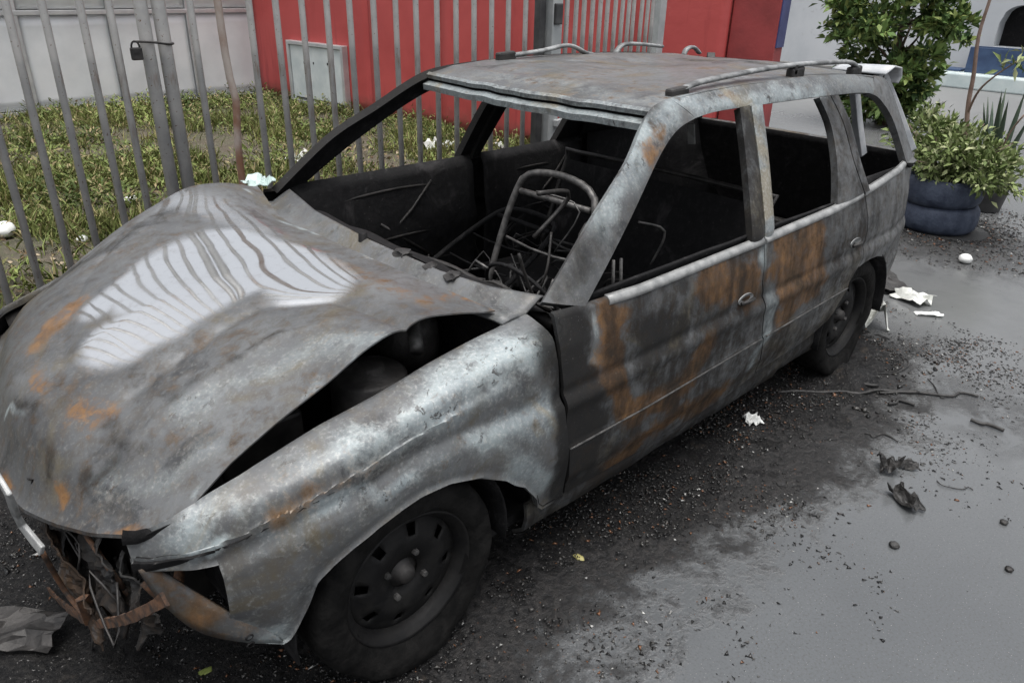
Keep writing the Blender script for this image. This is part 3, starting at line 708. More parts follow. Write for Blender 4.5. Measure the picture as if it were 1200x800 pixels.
# ---- seat frames
def seat(y0, lean, name='seat_frame', SPRING=SPRING):
    t = empty(name); t.parent = car
    base = Vector((-.98, y0, .46)); top = Vector((-.98-lean, y0, 1.07 if lean < .3 else .70))
    def at(s, k): return base.lerp(top, k)+Vector((0, s, 0))
    fr = [at(-.24, -.05), at(-.225, .50), at(-.19, .86), at(-.14, .965), at(0, 1.0), at(.14, .965), at(.19, .86), at(.225, .50), at(.24, -.05)]
    MB().tube([tuple(p) for p in resample([tuple(p) for p in fr], 40)], .013, 8).build('back_tube', SPRING, t, True)
    for k in (.30, .58): MB().tube([at(-.19, k), at(-.06, k-.02), at(.06, k-.02), at(.19, k)], .005, 6).build('back_spring', SPRING, t, True)
    MB().tube([at(-.17, .86), at(.17, .86)], .011, 8).build('cross_tube', SPRING, t, True)
    for s in (-.22, .22): MB().tube([(-.44, y0+s, .36), (-.70, y0+s, .40), (-1.0, y0+s, .40)], .016, 8).build('cushion_rail', SPRING, t, True)
    for i in range(6): x = -.48-.085*i; MB().tube([(x, y0-.21, .40), (x-.01, y0, .375), (x, y0+.21, .40)], .005, 6).build('seat_spring', SPRING, t, True)
    for s in (-.2, .2):
        for x in (-.48, -.95): MB().tube([(x, y0+s, .235), (x, y0+s, .39)], .014, 6).build('leg', SOOT2, t, True)
    return t
def seat_at(y0, dx, lean=.17, m=SPRING):
    t = seat(y0, lean, SPRING=m); t.location = (dx, 0, 0); return t
seat_at(.25, .07); seat_at(-.36, -.10, .50, SOOT)
t = empty('rear_bench_frame'); t.parent = car
MB().tube(resample([(-1.86, -.58, .42), (-2.02, -.57, .86), (-2.03, -.50, .90), (-2.03, .50, .90), (-2.02, .57, .86), (-1.86, .58, .42)], 30).tolist(), .012, 8).build('back_tube', SOOT2, t, True)
MB().grid(np.array([[(-1.88-.13*k+.01*mnoise.noise(Vector((y*5, k*4, 0))), y, .42+.44*k) for y in np.linspace(-.56, .56, 16)] for k in np.linspace(0, 1, 8)])).build('back_sheet', SOOT, t, True)
MB().grid(np.array([[(-1.40-.5*k, y, .42-.03*k) for y in np.linspace(-.6, .6, 8)] for k in np.linspace(0, 1, 5)])).build('cushion_base', SOOT, t, True)
# what is left of the driver's door internals and the headrest stalks, seen through the side opening
for k in range(14):
    x = random.uniform(-.65, -1.4); z = random.uniform(.45, .92); y = random.uniform(.30, .66)
    MB().tube(resample([(x, y, z), (x-.05+random.gauss(0, .05), y+random.gauss(0, .05), z+.10+random.gauss(0, .05)), (x+random.gauss(0, .08), y+random.gauss(0, .06), z+.18)], 10).tolist(), random.choice((.003, .005, .008)), 6).build('burnt_bracket', random.choice((SPRING, SOOT2)), car, True)
MB().grid(np.array([[(-.62-.10*k, y, .83-.10*k+.03*mnoise.noise(Vector((y*8, k*3, 2)))) for y in np.linspace(.05, .66, 16)] for k in np.linspace(0, 1, 6)])).build('instrument_cowl', SOOT2, car, True).modifiers.new('s', 'SOLIDIFY').thickness = .006
# charred clutter: wires, springs and slag lumps
for k in range(46):
    x = -.58-1.1*random.random(); y = random.uniform(-.62, .62); z = .28+.5*random.random()*(1 if x > -.8 else .5)
    pts = [(x+random.gauss(0, .08), y+random.gauss(0, .10), max(.25, z+random.gauss(0, .08))) for _ in range(5)]
    MB().tube(resample(pts, 18).tolist(), random.choice((.003, .004, .006)), 5).build('burnt_wire', random.choice((SPRING, SPRING, SOOT2)), car, True)
for k in range(40):
    q = bmesh.new(); bmesh.ops.create_icosphere(q, subdivisions=2, radius=.05+.07*random.random())
    for v in q.verts: v.co *= 1+.6*mnoise.noise(v.co*14+Vector((k, 0, 0))); v.co.z *= .5
    me = bpy.data.meshes.new('slag_lump'); q.to_mesh(me); q.free(); o = link('slag_lump', me, random.choice((SOOT, SOOT2)), car); o.location = (random.uniform(-.55, -1.7), random.uniform(-.6, .6), .27+.06*random.random())
for k in range(5):
    y = -.5+.25*k; MB().tube([(-.52, y, .86), (-.60-.05*random.random(), y+.02, .70), (-.55, y+.05*random.random(), .45)], .010, 6).build('dash_rib', SOOT2, car, True)
# small pale plate set in the rear of the cabin
o = MB().box((-.004, -.016, -.045), (.004, .016, .045)).build('pale_plate', ASHT, car, bevel=.003); o.location = on_x(810, 157, -1.9); o.rotation_euler = (.1, .25, .3)

# ---- wheels
def wheel(x, y, s, zc=.287, flat_=.0, tyre=True):
    t = empty('wheel', (x, y, zc)); t.parent = car
    if s < 0: t.rotation_euler = (0, 0, math.pi)
    R0 = .283
    prof = [(.185, -.07), (.20, -.085), (.235, -.092), (.265, -.088), (.280, -.07), (R0, -.045), (R0, .045), (.280, .07), (.268, .084), (.240, .090), (.212, .086), (.198, .074), (.188, .066)]
    b = MB().lathe(prof, 64, 'y')
    b.v = [(vx+.010*mnoise.noise(Vector((vx*9, vy*9, vz*9))), vy+.010*mnoise.noise(Vector((vx*11, 3, vz*11))), max(vz, -zc+.004)+.003*mnoise.noise(Vector((vx*20, 7, vz*20)))) for vx, vy, vz in b.v]
    b.v = [(vx*(1+.10*max(0, (-vz-.20)/.08)), vy*(1+.35*max(0, (-vz-.20)/.08)), max(vz, -zc+.003)) for vx, vy, vz in b.v]
    b.build('tyre', RUBBER, t, True)
    rim = MB().lathe([(.186, -.07), (.17, -.06), (.165, .0), (.168, .045), (.178, .062), (.188, .070), (.193, .076), (.196, .068)], 64, 'y').build('rim', RIM, t, True)
    # disc with real vent openings
    ns = 64; rad = [.045, .075, .10, .118, .135, .150, .164, .170]; hh = [.030, .040, .046, .044, .036, .030, .030, .020]
    v = []; f = []
    for i in range(ns):
        a = 2*math.pi*i/ns
        for r_, h in zip(rad, hh): v.append((r_*math.cos(a), h, r_*math.sin(a)))
    k = len(rad)
    for i in range(ns):
        for j in range(k-1):
            if j in (3, 4) and i % 8 in (1, 2): continue
            f.append((i*k+j, i*k+j+1, ((i+1) % ns)*k+j+1, ((i+1) % ns)*k+j))
    o = MB().add(v, f).build('wheel_disc', RIM, t, True); m = o.modifiers.new('s', 'SOLIDIFY'); m.thickness = .006; m.offset = -1
    MB().lathe([(0, .062), (.018, .060), (.026, .052), (.030, .03), (.046, .030), (.05, .02)], 24, 'y').build('hub', SOOT2, t, True)
    for i in range(4):
        a = 2*math.pi*i/4+.5
        q = MB().lathe([(0, .056), (.008, .055), (.0095, .05), (.0095, .038)], 6, 'y', (.066*math.cos(a), 0, .066*math.sin(a))).build('wheel_nut', SPRING, t)
    MB().lathe([(0, -.03), (.10, -.03), (.125, -.025), (.125, .0), (0, .0)], 32, 'y').build('brake_drum', SOOT, t, True)
    return t
wheel(0, .725, 1); wheel(-2.525, .715, 1); wheel(0, -.725, -1); wheel(-2.525, -.715, -1)

# ---- nose: headlight hollow, radiator panel, cross member, hanging trim
hl = empty('headlight_socket'); hl.parent = car
MB().box((.33, .46, .40), (.425, .70, .615)).build('bowl', SOOT, hl, bevel=.01)
MB().tube([(.46, .56, .50), (.52, .66, .47)], .012, 6).build('lamp_bracket', RUSTM, hl, True)
# lower valance of the left corner: pale rusty strip below the headlight
va = [(.360, .803, .335), (.43, .787, .372), (.512, .742, .428), (.56, .702, .515), (.582, .680, .600)]
vb = [(.405, .792, .418), (.455, .772, .468), (.500, .730, .525), (.540, .70, .580), (.572, .680, .606)]
g = strip_grid(va, vb, 30, 5, .006)
b = MB(); b.grid(g[::-1]); me = b.mesh('valance'); STROKES.clear(); stroke(R_, [(.50, .745, .44), (.53, .72, .47)], .05, .9, .3, 'v'); stroke(G_, [(.36, .80, .35), (.43, .79, .39)], .06, .8, .3, 'v'); wear(me, (.3, .10, .4, 0), 'v')
o = link('valance', me, [BODY, SOOT], car, True); m = o.modifiers.new('s', 'SOLIDIFY'); m.thickness = .010; m.material_offset = 1
for dz in (0, .022):
    o = MB().lathe([(.006, .001), (.009, .001), (.010, -.002)], 14, 'y').build('bolt_hole', SOOT, car, True); o.location = (.432, .806, .405-dz*1.0); o.scale = (1, 1, .7)
MB().tube(resample([(.576, .675, .56), (.545, .70, .495), (.50, .735, .44), (.43, .775, .40)], 16).tolist(), .010, 8, flat=.6).build('corner_strip', RUSTM, car, True)
g = np.array([[(.52+.035*math.cos(y*2.2)+.10*k**1.6+.016*mnoise.noise(Vector((y*7, k*4, 0))), y, .585-.36*k+.012*mnoise.noise(Vector((y*9, k*6, 4)))) for y in np.linspace(-.62, .52, 60)] for k in np.linspace(0, .80, 24)])
b = MB(); b.grid(g); me = b.mesh('front_panel'); STROKES.clear(); stroke(R_, [(.62, .42, .30), (.64, .30, .27), (.60, .15, .36)], .10, .9, .3, 'n'); stroke(B_, [(.55, .55, .52), (.56, .2, .5)], .16, 1.2, .3, 'n'); wear(me, (.30, .0, .80, 0), 'n')
o = link('front_panel', me, [BODY, SOOT], car, True); m = o.modifiers.new('s', 'SOLIDIFY'); m.thickness = .008
def crushed(name, c, w_, h_, rot, base, seed):
    n_ = 22; gg = np.zeros((n_, n_, 3))
    for i in range(n_):
        for j in range(n_):
            a_, b_ = i/(n_-1)-.5, j/(n_-1)-.5
            q = Vector((.035*mnoise.noise(Vector((a_*3, b_*3, seed)))+.018*abs(mnoise.noise(Vector((a_*9, b_*9, seed+3)))), a_*w_*(1+.3*mnoise.noise(Vector((b_*4, 0, seed)))), b_*h_*(1+.4*mnoise.noise(Vector((a_*5, 2, seed))))))
            gg[i, j] = Vector(c)+Matrix.Rotation(rot, 3, 'X') @ q
    bb = MB(); bb.grid(gg); me_ = bb.mesh(name); STROKES.clear(); wear(me_, base, 'n'); oo = link(name, me_, [BODY, BODY], car, False); oo.modifiers.new('s', 'SOLIDIFY').thickness = .004
crushed('crushed_grille_panel', (.60, .36, .44), .34, .20, .25, (.42, 0, .88, 0), 3)
crushed('crushed_grille_panel', (.64, .30, .33), .30, .16, -.3, (.62, 0, .72, 0), 8)
crushed('crushed_grille_panel', (.63, .10, .42), .30, .22, .5, (.30, 0, .92, 0), 13)
crushed('crushed_grille_panel', (.57, .55, .42), .18, .16, -.6, (.35, 0, .90, 0), 17)
# round fan shroud rim, bent stays and the torn lower cross member
MB().tube([(.585+.03*math.sin(a), .36+.15*math.cos(a), .43+.12*math.sin(a)) for a in np.linspace(0, 2*math.pi, 30)], .007, 6).build('fan_shroud', RUSTM, car, True)
cmp_ = [on_x(56, 690, .665), on_x(84, 716, .655), on_x(108, 729, .645), on_x(140, 727, .635), on_x(170, 715, .62), on_x(192, 702, .605)]
b = MB().tube(resample([tuple(p) for p in cmp_], 40).tolist(), .015, 4, flat=.35)
b.v = [(vx+.005*mnoise.noise(Vector((vx*40, vy*40, vz*40))), vy, vz+.007*mnoise.noise(Vector((vy*45, vx*40, vz*30)))) for vx, vy, vz in b.v]; b.build('cross_member', RUSTM, car)
MB().tube([tuple(on_x(96, 700, .655)), tuple(on_x(106, 728, .65))], .016, 5, flat=.5).build('torn_tab', RUSTM, car)
for k in range(6):
    p0 = np.array([.58+.05*random.random(), random.uniform(.05, .55), random.uniform(.28, .50)])
    MB().tube(resample([tuple(p0+np.array([random.gauss(0, .015), random.gauss(0, .05), random.gauss(0, .04)])) for _ in range(4)], 10).tolist(), random.choice((.003, .005)), 5).build('burnt_wire', random.choice((RUSTM, SOOT2, SOOT2)), car, True)
tr = resample([(.74, -.36, .60), tuple(on_x(0, 562, .725)), tuple(on_x(22, 609, .712)), tuple(on_x(50, 645, .695))], 24)
MB().tube(tr.tolist(), .017, 4, flat=.45).build('bonnet_trim', ASHT, car, bevel=.003)
MB().tube(resample([tuple(on_x(50, 647, .69)), tuple(on_x(75, 690, .67)), tuple(on_x(104, 727, .65))], 14).tolist(), .007, 6).build('bumper_stay', RUSTM, car, True)
MB().tube([tuple(on_x(108, 728, .648)), tuple(on_x(109, 750, .645)), tuple(on_x(106, 772, .64))], .003, 6).build('wire', SPRING, car, True)
MB().box((-.35, -.35, .13), (.3, .35, .22)).build('front_subframe', SOOT, car, bevel=.02)
MB().box((-3.25, -.62, .30), (-3.17, .62, .46)).build('rear_bumper_bar', SOOT2, car, bevel=.02)

# ================================================================== FENCE
def fence_steel():
    m = NT('weathered_fence_steel'); n = m.noise(6, 6, .6); v = m.n('ShaderNodeMapping'); v.inputs['Scale'].default_value = (1, 1, .15); m.l(m.co.outputs['Object'], v.inputs[0])
    s = m.noise(30, 5, .6, vec=v.outputs[0]); c = m.mix(m.ramp(n, .35, .65), (.30, .30, .295), (.43, .42, .405)); c = m.mix(m.ramp(s, .53, .72), c, (.21, .155, .12)); c = m.mix(m.ramp(m.noise(90, 3, .6), .64, .70), c, (.13, .075, .05))
    return m.set(Base_Color=c, Roughness=.5, Metallic=.15, Normal=m.bump(s, .15, .003))
FS = fence_steel()
FR = plain('rusting_fence_steel', (.17, .085, .05), (.34, .30, .27), 7, .65, .1, .3, 50, .003)
FD = plain('dark_post_steel', (.03, .03, .032), (.07, .07, .07), 8, .5, .2, .2, 50, .003)
FG = plain('galvanised_post', (.33, .35, .355), (.44, .455, .455), 9, .45, .3, .2, 50, .003)
ZT_ = 2.95
pole = MB().tube([(0, 0, .06), (0, 0, ZT_)], .0150, 10).mesh('bar')
pole.polygons.foreach_set('use_smooth', [True]*len(pole.polygons)); pole.materials.append(FS)
def bars(parent, pts):
    for x, y in pts:
        o = bpy.data.objects.new('bar', pole); COL.objects.link(o); o.parent = parent; o.location = (x, y, 0); o.rotation_euler = (random.gauss(0, .002), random.gauss(0, .002), random.random()*6)
def rails(parent, a, b):
    for z in (.16, 2.84): MB().box((0, -.016, -.02), (math.hypot(b[0]-a[0], b[1]-a[1]), .016, .02), Matrix.Rotation(math.atan2(b[1]-a[1], b[0]-a[0]), 3, 'Z'), (*a, z)).build('rail', FS, parent, bevel=.003)
def post(parent, x, y, r, mat, sq=False, name='post', h=3.05):
    b = MB()
    if sq: b.box((-r, -r, 0), (r, r, h)); o = b.build(name, mat, parent, bevel=.006)
    else: o = b.tube([(0, 0, 0), (0, 0, h)], r, 16).build(name, mat, parent, True)
    o.location = (x, y, 0); return o
fA = empty('fence_panel'); tag(fA, 'grey steel bar fence panel with chained end post beside grassy yard', 'fence')
xa = [on_y(px, 0, -1.414)[0] for px in (5, 46.9, 91.4, 125.7)]
bars(fA, [(x, FY(x)) for x in xa] + [(xa[0]+.125*k, FY(xa[0]+.125*k)) for k in range(1, 22)])
xe, xf_ = on_y(162.8, 0, -1.414)[0], on_y(183.8, 0, -1.414)[0]
post(fA, xe, FY(xe), .027, FS); rails(fA, (xe, FY(xe)), (xa[0]+2.7, FY(xa[0]+2.7)))
fB = empty('fence_panel'); tag(fB, 'grey steel bar fence panel in front of the red wall, ending at a dark post', 'fence')
XB = [-.406-.13*k for k in range(17)]
bars(fB, [(x, FY(x)) for k, x in enumerate(XB) if k not in (0, 2)])
post(fB, xf_, FY(xf_), .028, FS)
o = MB().tube(resample([(XB[2], FY(XB[2]), .06), (XB[2]+.004, FY(XB[2])+.004, .9), (XB[2]-.014, FY(XB[2])+.012, 1.15), (XB[2]+.004, FY(XB[2]), 1.45), (XB[2], FY(XB[2]), ZT_)], 30).tolist(), .0165, 10).build('bent_bar', FR, fB, True)
o['label'] = 'bent and rusty bar'
xd = on_y(628.5, 0, -1.414)[0]; post(fB, xd, FY(xd), .026, FD, True)
rails(fB, (xd, FY(xd)), (xf_, FY(xf_)))
# chain and padlock between the two posts
pk = empty('padlock'); tag(pk, 'small dark padlock and chain hanging between two fence posts', 'padlock')
pc = on_y(157, 62, -1.40); pc[1] = FY(pc[0])+.04
MB().box((-.022, -.011, -.026), (.022, .011, .022)).build('lock_body', SOOT2, pk, bevel=.005).location = pc
MB().tube([(pc[0]+.016*math.cos(a), pc[1], pc[2]+.022+.024*math.sin(a)) for a in np.linspace(0, math.pi, 10)], .004, 6).build('shackle', SOOT2, pk, True)
MB().tube(resample([(pc[0]-.0, pc[1]-.005, pc[2]+.044), (xe, FY(xe)+.035, pc[2]+.04), (xf_, FY(xf_)+.035, pc[2]+.03), (xf_-.03, FY(xf_)-.005, pc[2]+.03), (xe, FY(xe)-.036, pc[2]+.035), (xe+.035, FY(xe), pc[2]+.04), (pc[0], pc[1]-.005, pc[2]+.044)], 30).tolist(), .005, 6).build('chain', SOOT2, pk, True)
# swung-open gate
gate = empty('gate_leaf'); tag(gate, 'narrow barred steel gate leaf swung inward past the dark post', 'gate')
gx0, gd = -2.776, np.array([-.9533, -.3022]); gy0 = -.442+.317*gx0
bars(gate, [(gx0+gd[0]*.13*k, gy0+gd[1]*.13*k) for k in range(13)])
gp0 = np.array([gx0, gy0])-gd*.085; gp1 = np.array([gx0, gy0])+gd*.13*13.1
post(gate, gp1[0], gp1[1], .04, FG, True, 'end_stile', 3.0)
for z in (.86, 2.88): MB().box((0, -.016, -.02), (float(np.linalg.norm(gp1-gp0)), .016, .02), Matrix.Rotation(math.atan2(gd[1], gd[0]), 3, 'Z'), (*gp0, z)).build('rail', FG, gate, bevel=.003)
gpo = empty('gate_post'); tag(gpo, 'thick galvanised gate post with a black lock box', 'post')
xp = on_y(642, 0, -1.40)[0]; post(gpo, xp-.005, FY(xp)+.02, .042, FG, True, 'shaft')
lk = on_y(653, 16, FY(xp)+.06); MB().box((-.03, -.022, -.06), (.03, .022, .055)).build('lock_box', FD, gpo, bevel=.006).location = lk

# ================================================================== WALLS BEHIND
SIL = plain('dull_silver_sheet', (.56, .585, .60), (.68, .70, .71), 1.6, .5, .1, .12, 3.0, .05)
SIL2 = plain('silver_frame', (.42, .43, .44), (.55, .56, .56), 5, .4, .5, .15, 40, .003)
sw_ = empty('sheet_metal_gate', (0, -8.62, 0)); tag(sw_, 'dull silver sheet metal gate with framed panels behind the grassy yard', 'gate')
edges = [-4.36, -3.40, -2.44, -1.43, -.45, .55, 1.55, 2.55, 3.6]
MB().box((-4.36, -.12, .0), (3.6, -.06, 2.6)).build('backing', SIL, sw_)
for a, c in zip(edges[:-1], edges[1:]):
    for z0, z1 in ((.10, 1.14), (1.20, 2.55)):
        n_ = 14; g = np.array([[(a+.03+(c-a-.06)*i/(n_-1), .012*mnoise.noise(Vector((a*3+i*.35, z*1.7, z0))), z) for i in range(n_)] for z in np.linspace(z0+.01, z1-.01, 10)])
        o = MB().grid(g[::-1]).build('sheet_panel', SIL, sw_, True); o.modifiers.new('s', 'SOLIDIFY').thickness = .02
    MB().box((c-.022, .0, .05), (c+.022, .035, 2.6)).build('stile', SIL2, sw_, bevel=.004)
for z in (.075, 1.17, 2.56): MB().box((-4.36, .002, z-.025), (3.6, .038, z+.025)).build('rail', SIL2, sw_, bevel=.004)
MB().box((-4.385, -.02, 0), (-4.34, .05, 2.6)).build('stile', SIL2, sw_, bevel=.004)
def red_mat():
    m = NT('red_painted_wall'); n = m.noise(1.2, 6, .6, dist=.3); n2 = m.noise(9, 6, .65); v = m.n('ShaderNodeMapping'); v.inputs['Scale'].default_value = (1, 1, .12); m.l(m.co.outputs['Object'], v.inputs[0])
    st = m.noise(7, 6, .6, vec=v.outputs[0])
    c = m.mix(m.ramp(n, .3, .7), (.37, .052, .050), (.45, .072, .068)); c = m.mix(m.ramp(st, .55, .75), c, (.27, .032, .034)); c = m.mix(m.ramp(n2, .66, .76), c, (.50, .16, .14))
    sz = m.n('ShaderNodeSeparateXYZ'); m.l(m.co.outputs['Object'], sz.inputs[0])
    spl = m.math('MULTIPLY', m.ramp(m.math('ADD', sz.outputs[2], m.math('MULTIPLY', n2, -.35)), -.1, .18, 1.0, 0.0), .6)   # rain splash dirt at the foot
    c = m.mix(spl, c, (.06, .05, .035))
    return m.set(Base_Color=c, Roughness=.5, Normal=m.bump(n, .25, .05, m.bump(n2, .15, .01)))
RED = red_mat()
L = RED_B-RED_A; ang = math.atan2(L[1], L[0]); ln = float(np.hypot(*L)); nrm = np.array([-L[1], L[0]])/ln
if nrm[0] < 0: nrm = -nrm
rw = empty('red_wall', (RED_A[0], RED_A[1], 0), ang); tag(rw, 'tall red painted wall closing the yard, seen behind the bars', 'wall')
PJ = [0, 1.15, 2.4, 3.6, 4.8, 6.0, ln-.42]
for a, c in zip(PJ[:-1], PJ[1:]):
    n_ = 12; g = np.array([[(a+.006+(c-a-.012)*i/(n_-1), .006*mnoise.noise(Vector((a+i*.3, z*1.3, 5))), z) for i in range(n_)] for z in np.linspace(0, 2.7, 14)])
    o = MB().grid(g).build('wall_panel', RED, rw, True); s = o.modifiers.new('s', 'SOLIDIFY'); s.thickness = .10; s.offset = 1
REDD = plain('worn_red_paint', (.20, .03, .03), (.30, .045, .045), 3, .6, 0, .3, 30, .006)
MB().box((ln-.41, -.05, 0), (ln, .13, 2.7)).build('pillar', REDD, rw, bevel=.008)
BLUE = plain('blue_paint_edge', (.03, .034, .11), (.045, .055, .16), 6, .5, 0, .2, 40, .003)
MB().box((ln+.001, -.04, 1.2), (ln+.012, .12, 2.7)).build('blue_edge', BLUE, rw)
# meter cabinet on the red wall
pts_ = [on_plane(px, py, (*RED_A, 0), (*nrm, 0)) for px, py in ((351, 50), (415, 50), (418, 124), (353, 122))]
uu = [float((p[:2]-RED_A)@(L/ln)) for p in pts_]; zz = [float(p[2]) for p in pts_]
u0, u1 = (uu[0]+uu[3])/2, (uu[1]+uu[2])/2; z1c = (zz[0]+zz[1])/2
sgn = 1 if np.dot(np.array([-math.sin(ang), math.cos(ang)]), nrm) > 0 else -1
BOXM = plain('pale_cabinet_paint', (.46, .51, .52), (.58, .62, .62), 5, .5, 0, .2, 30, .003)
mc = empty('meter_cabinet', (RED_A[0], RED_A[1], 0), ang); tag(mc, 'pale grey meter cabinet set in the red wall', 'cabinet')
yo = (.10*sgn, .165*sgn); z0c = max(.06, min(zz[2], zz[3]))
MB().box((u0+.05, min(yo), z0c+.05), (u1-.05, max(yo), z1c-.05)).build('door', BOXM, mc, bevel=.01)
fo = (.10*sgn, .19*sgn)
for a, b_ in (((u0, z0c), (u0+.047, z1c)), ((u1-.047, z0c), (u1, z1c)), ((u0+.047, z1c-.047), (u1-.047, z1c)), ((u0+.047, z0c), (u1-.047, z0c+.047))):
    MB().box((a[0], min(fo), a[1]), (b_[0], max(fo), b_[1])).build('frame', SIL2, mc, bevel=.006)
MB().box((u0+.10, min(.16*sgn, .168*sgn), z0c+.06), (u1-.1, max(.16*sgn, .168*sgn), z0c+.085)).build('slot', FD, mc)
for k in (.28, .45, .70): 
    MB().box((u0+(u1-u0)*k, min(.16*sgn, .169*sgn), z0c+.50+.05*k), (u0+(u1-u0)*k+.02, max(.16*sgn, .169*sgn), z0c+.53+.05*k)).build('paint_chip', SOOT2, mc)

# ---- building at the end of the street
def wall_mat():
    m = NT('white_render_wall'); n = m.noise(.6, 6, .6, dist=.4); n2 = m.noise(5, 6, .65)
    c = m.mix(m.ramp(n, .3, .7), (.40, .425, .445), (.50, .52, .535)); c = m.mix(m.ramp(n2, .60, .74), c, (.36, .37, .37)); c = m.mix(m.ramp(m.noise(2.6, 5, .7), .70, .76), c, (.10, .11, .10))
    return m.set(Base_Color=c, Roughness=.8, Normal=m.bump(n2, .2, .01))
WM = wall_mat()
bd = empty('white_building', (-16, 0, 0)); tag(bd, 'pale blue white rendered building with a dark arched opening at the end of the street', 'building')
# wall with an arched opening (y -2.95 .. -1.75), bmesh grid with a hole
y0a, y1a, za0, zs = -2.68, -1.55, .70, 1.10
def arch_z(y):
    t = (y-(y0a+y1a)/2)/((y1a-y0a)/2); return zs+.32*math.sqrt(max(0, 1-t**4))
ys = sorted(set(np.round(np.r_[np.linspace(-16, y0a, 14), np.linspace(y0a, y1a, 21), np.linspace(y1a, 12, 12)], 4)))
b = MB()
for ya, yb in zip(ys[:-1], ys[1:]):
    if ya >= y0a-1e-3 and yb <= y1a+1e-3:
        b.add([(0, ya, 0), (0, yb, 0), (0, yb, za0), (0, ya, za0)], [(0, 1, 2, 3)]); b.add([(0, ya, arch_z(ya)), (0, yb, arch_z(yb)), (0, yb, 5), (0, ya, 5)], [(0, 1, 2, 3)])
        b.add([(0, ya, arch_z(ya)), (0, yb, arch_z(yb)), (-.35, yb, arch_z(yb)), (-.35, ya, arch_z(ya))], [(3, 2, 1, 0)])
    else: b.add([(0, ya, 0), (0, yb, 0), (0, yb, 5), (0, ya, 5)], [(0, 1, 2, 3)])
b.add([(0, y0a, za0), (0, y1a, za0), (-.35, y1a, za0), (-.35, y0a, za0)], [(0, 1, 2, 3)]); b.add([(0, y0a, za0), (-.35, y0a, za0), (-.35, y0a, arch_z(y0a)), (0, y0a, arch_z(y0a))], [(0, 1, 2, 3)])
b.build('wall', WM, bd)
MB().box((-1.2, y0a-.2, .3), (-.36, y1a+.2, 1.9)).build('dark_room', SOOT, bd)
MB().box((-.0, -16, -.02), (.10, 12, .085)).build('plinth', KERB, bd, bevel=.01)
STEP = plain('pale_teal_step', (.42, .50, .50), (.54, .60, .59), 4, .5, 0, .2, 20, .005)
tag(MB().box((-15.88, -3.32, 0), (-15.1, -1.2, .26)).build('platform', STEP, bevel=.03), 'pale teal low platform against the white building', 'platform')
BLU = plain('faded_blue_paint', (.022, .045, .10), (.04, .075, .15), 5, .5, 0, .2, 20, .005)
bt = empty('blue_trough', (-15.62, -2.15, .26)); tag(bt, 'dark blue rectangular trough standing on the pale teal platform', 'trough')
for lo_, hi_ in (((-.22, -.72, 0), (.22, .72, .05)), ((.18, -.72, .05), (.22, .72, .44)), ((-.22, -.72, .05), (-.18, .72, .44)), ((-.18, -.72, .05), (.18, -.68, .44)), ((-.18, .68, .05), (.18, .72, .44))):
    MB().box(lo_, hi_).build('side' if hi_[2] > .1 else 'base', BLU, bt, bevel=.008)
tag(MB().box((-15.85, -3.30, .262), (-15.4, -2.94, .30)).build('dark_mat', BLU, bevel=.01), 'folded dark blue mat lying on the pale teal platform', 'mat')

# ================================================================== PLANTS
def leaf_mat(name, a, b_, c_):
    m = NT(name); at = m.attr('tone'); sp_ = m.n('ShaderNodeSeparateColor'); m.l(at.outputs['Color'], sp_.inputs[0])
    c = m.mix(sp_.outputs[0], a, b_); c = m.mix(m.ramp(sp_.outputs[1], .6, 1.0), c, c_)
    return m.set(Base_Color=c, Roughness=.62, Specular_IOR_Level=.25)
LEAF = leaf_mat('shrub_leaf', (.022, .050, .018), (.13, .21, .055), (.24, .29, .09))
LEAF2 = leaf_mat('planter_leaf', (.06, .09, .025), (.19, .24, .085), (.34, .36, .20))
WEED = leaf_mat('weed_leaf', (.045, .072, .016), (.20, .245, .07), (.26, .205, .11))
GRASS = leaf_mat('grass_blade', (.075, .10, .025), (.235, .265, .085), (.32, .27, .14))
DRY = leaf_mat('dry_leaf', (.07, .045, .028), (.19, .13, .075), (.32, .26, .18))
BARK = plain('bark', (.045, .032, .022), (.11, .08, .055), 14, .8, 0, .6, 40, .01)
STEMM = plain('dry_stem', (.10, .06, .045), (.20, .14, .11), 10, .7, 0, .4, 40, .005)
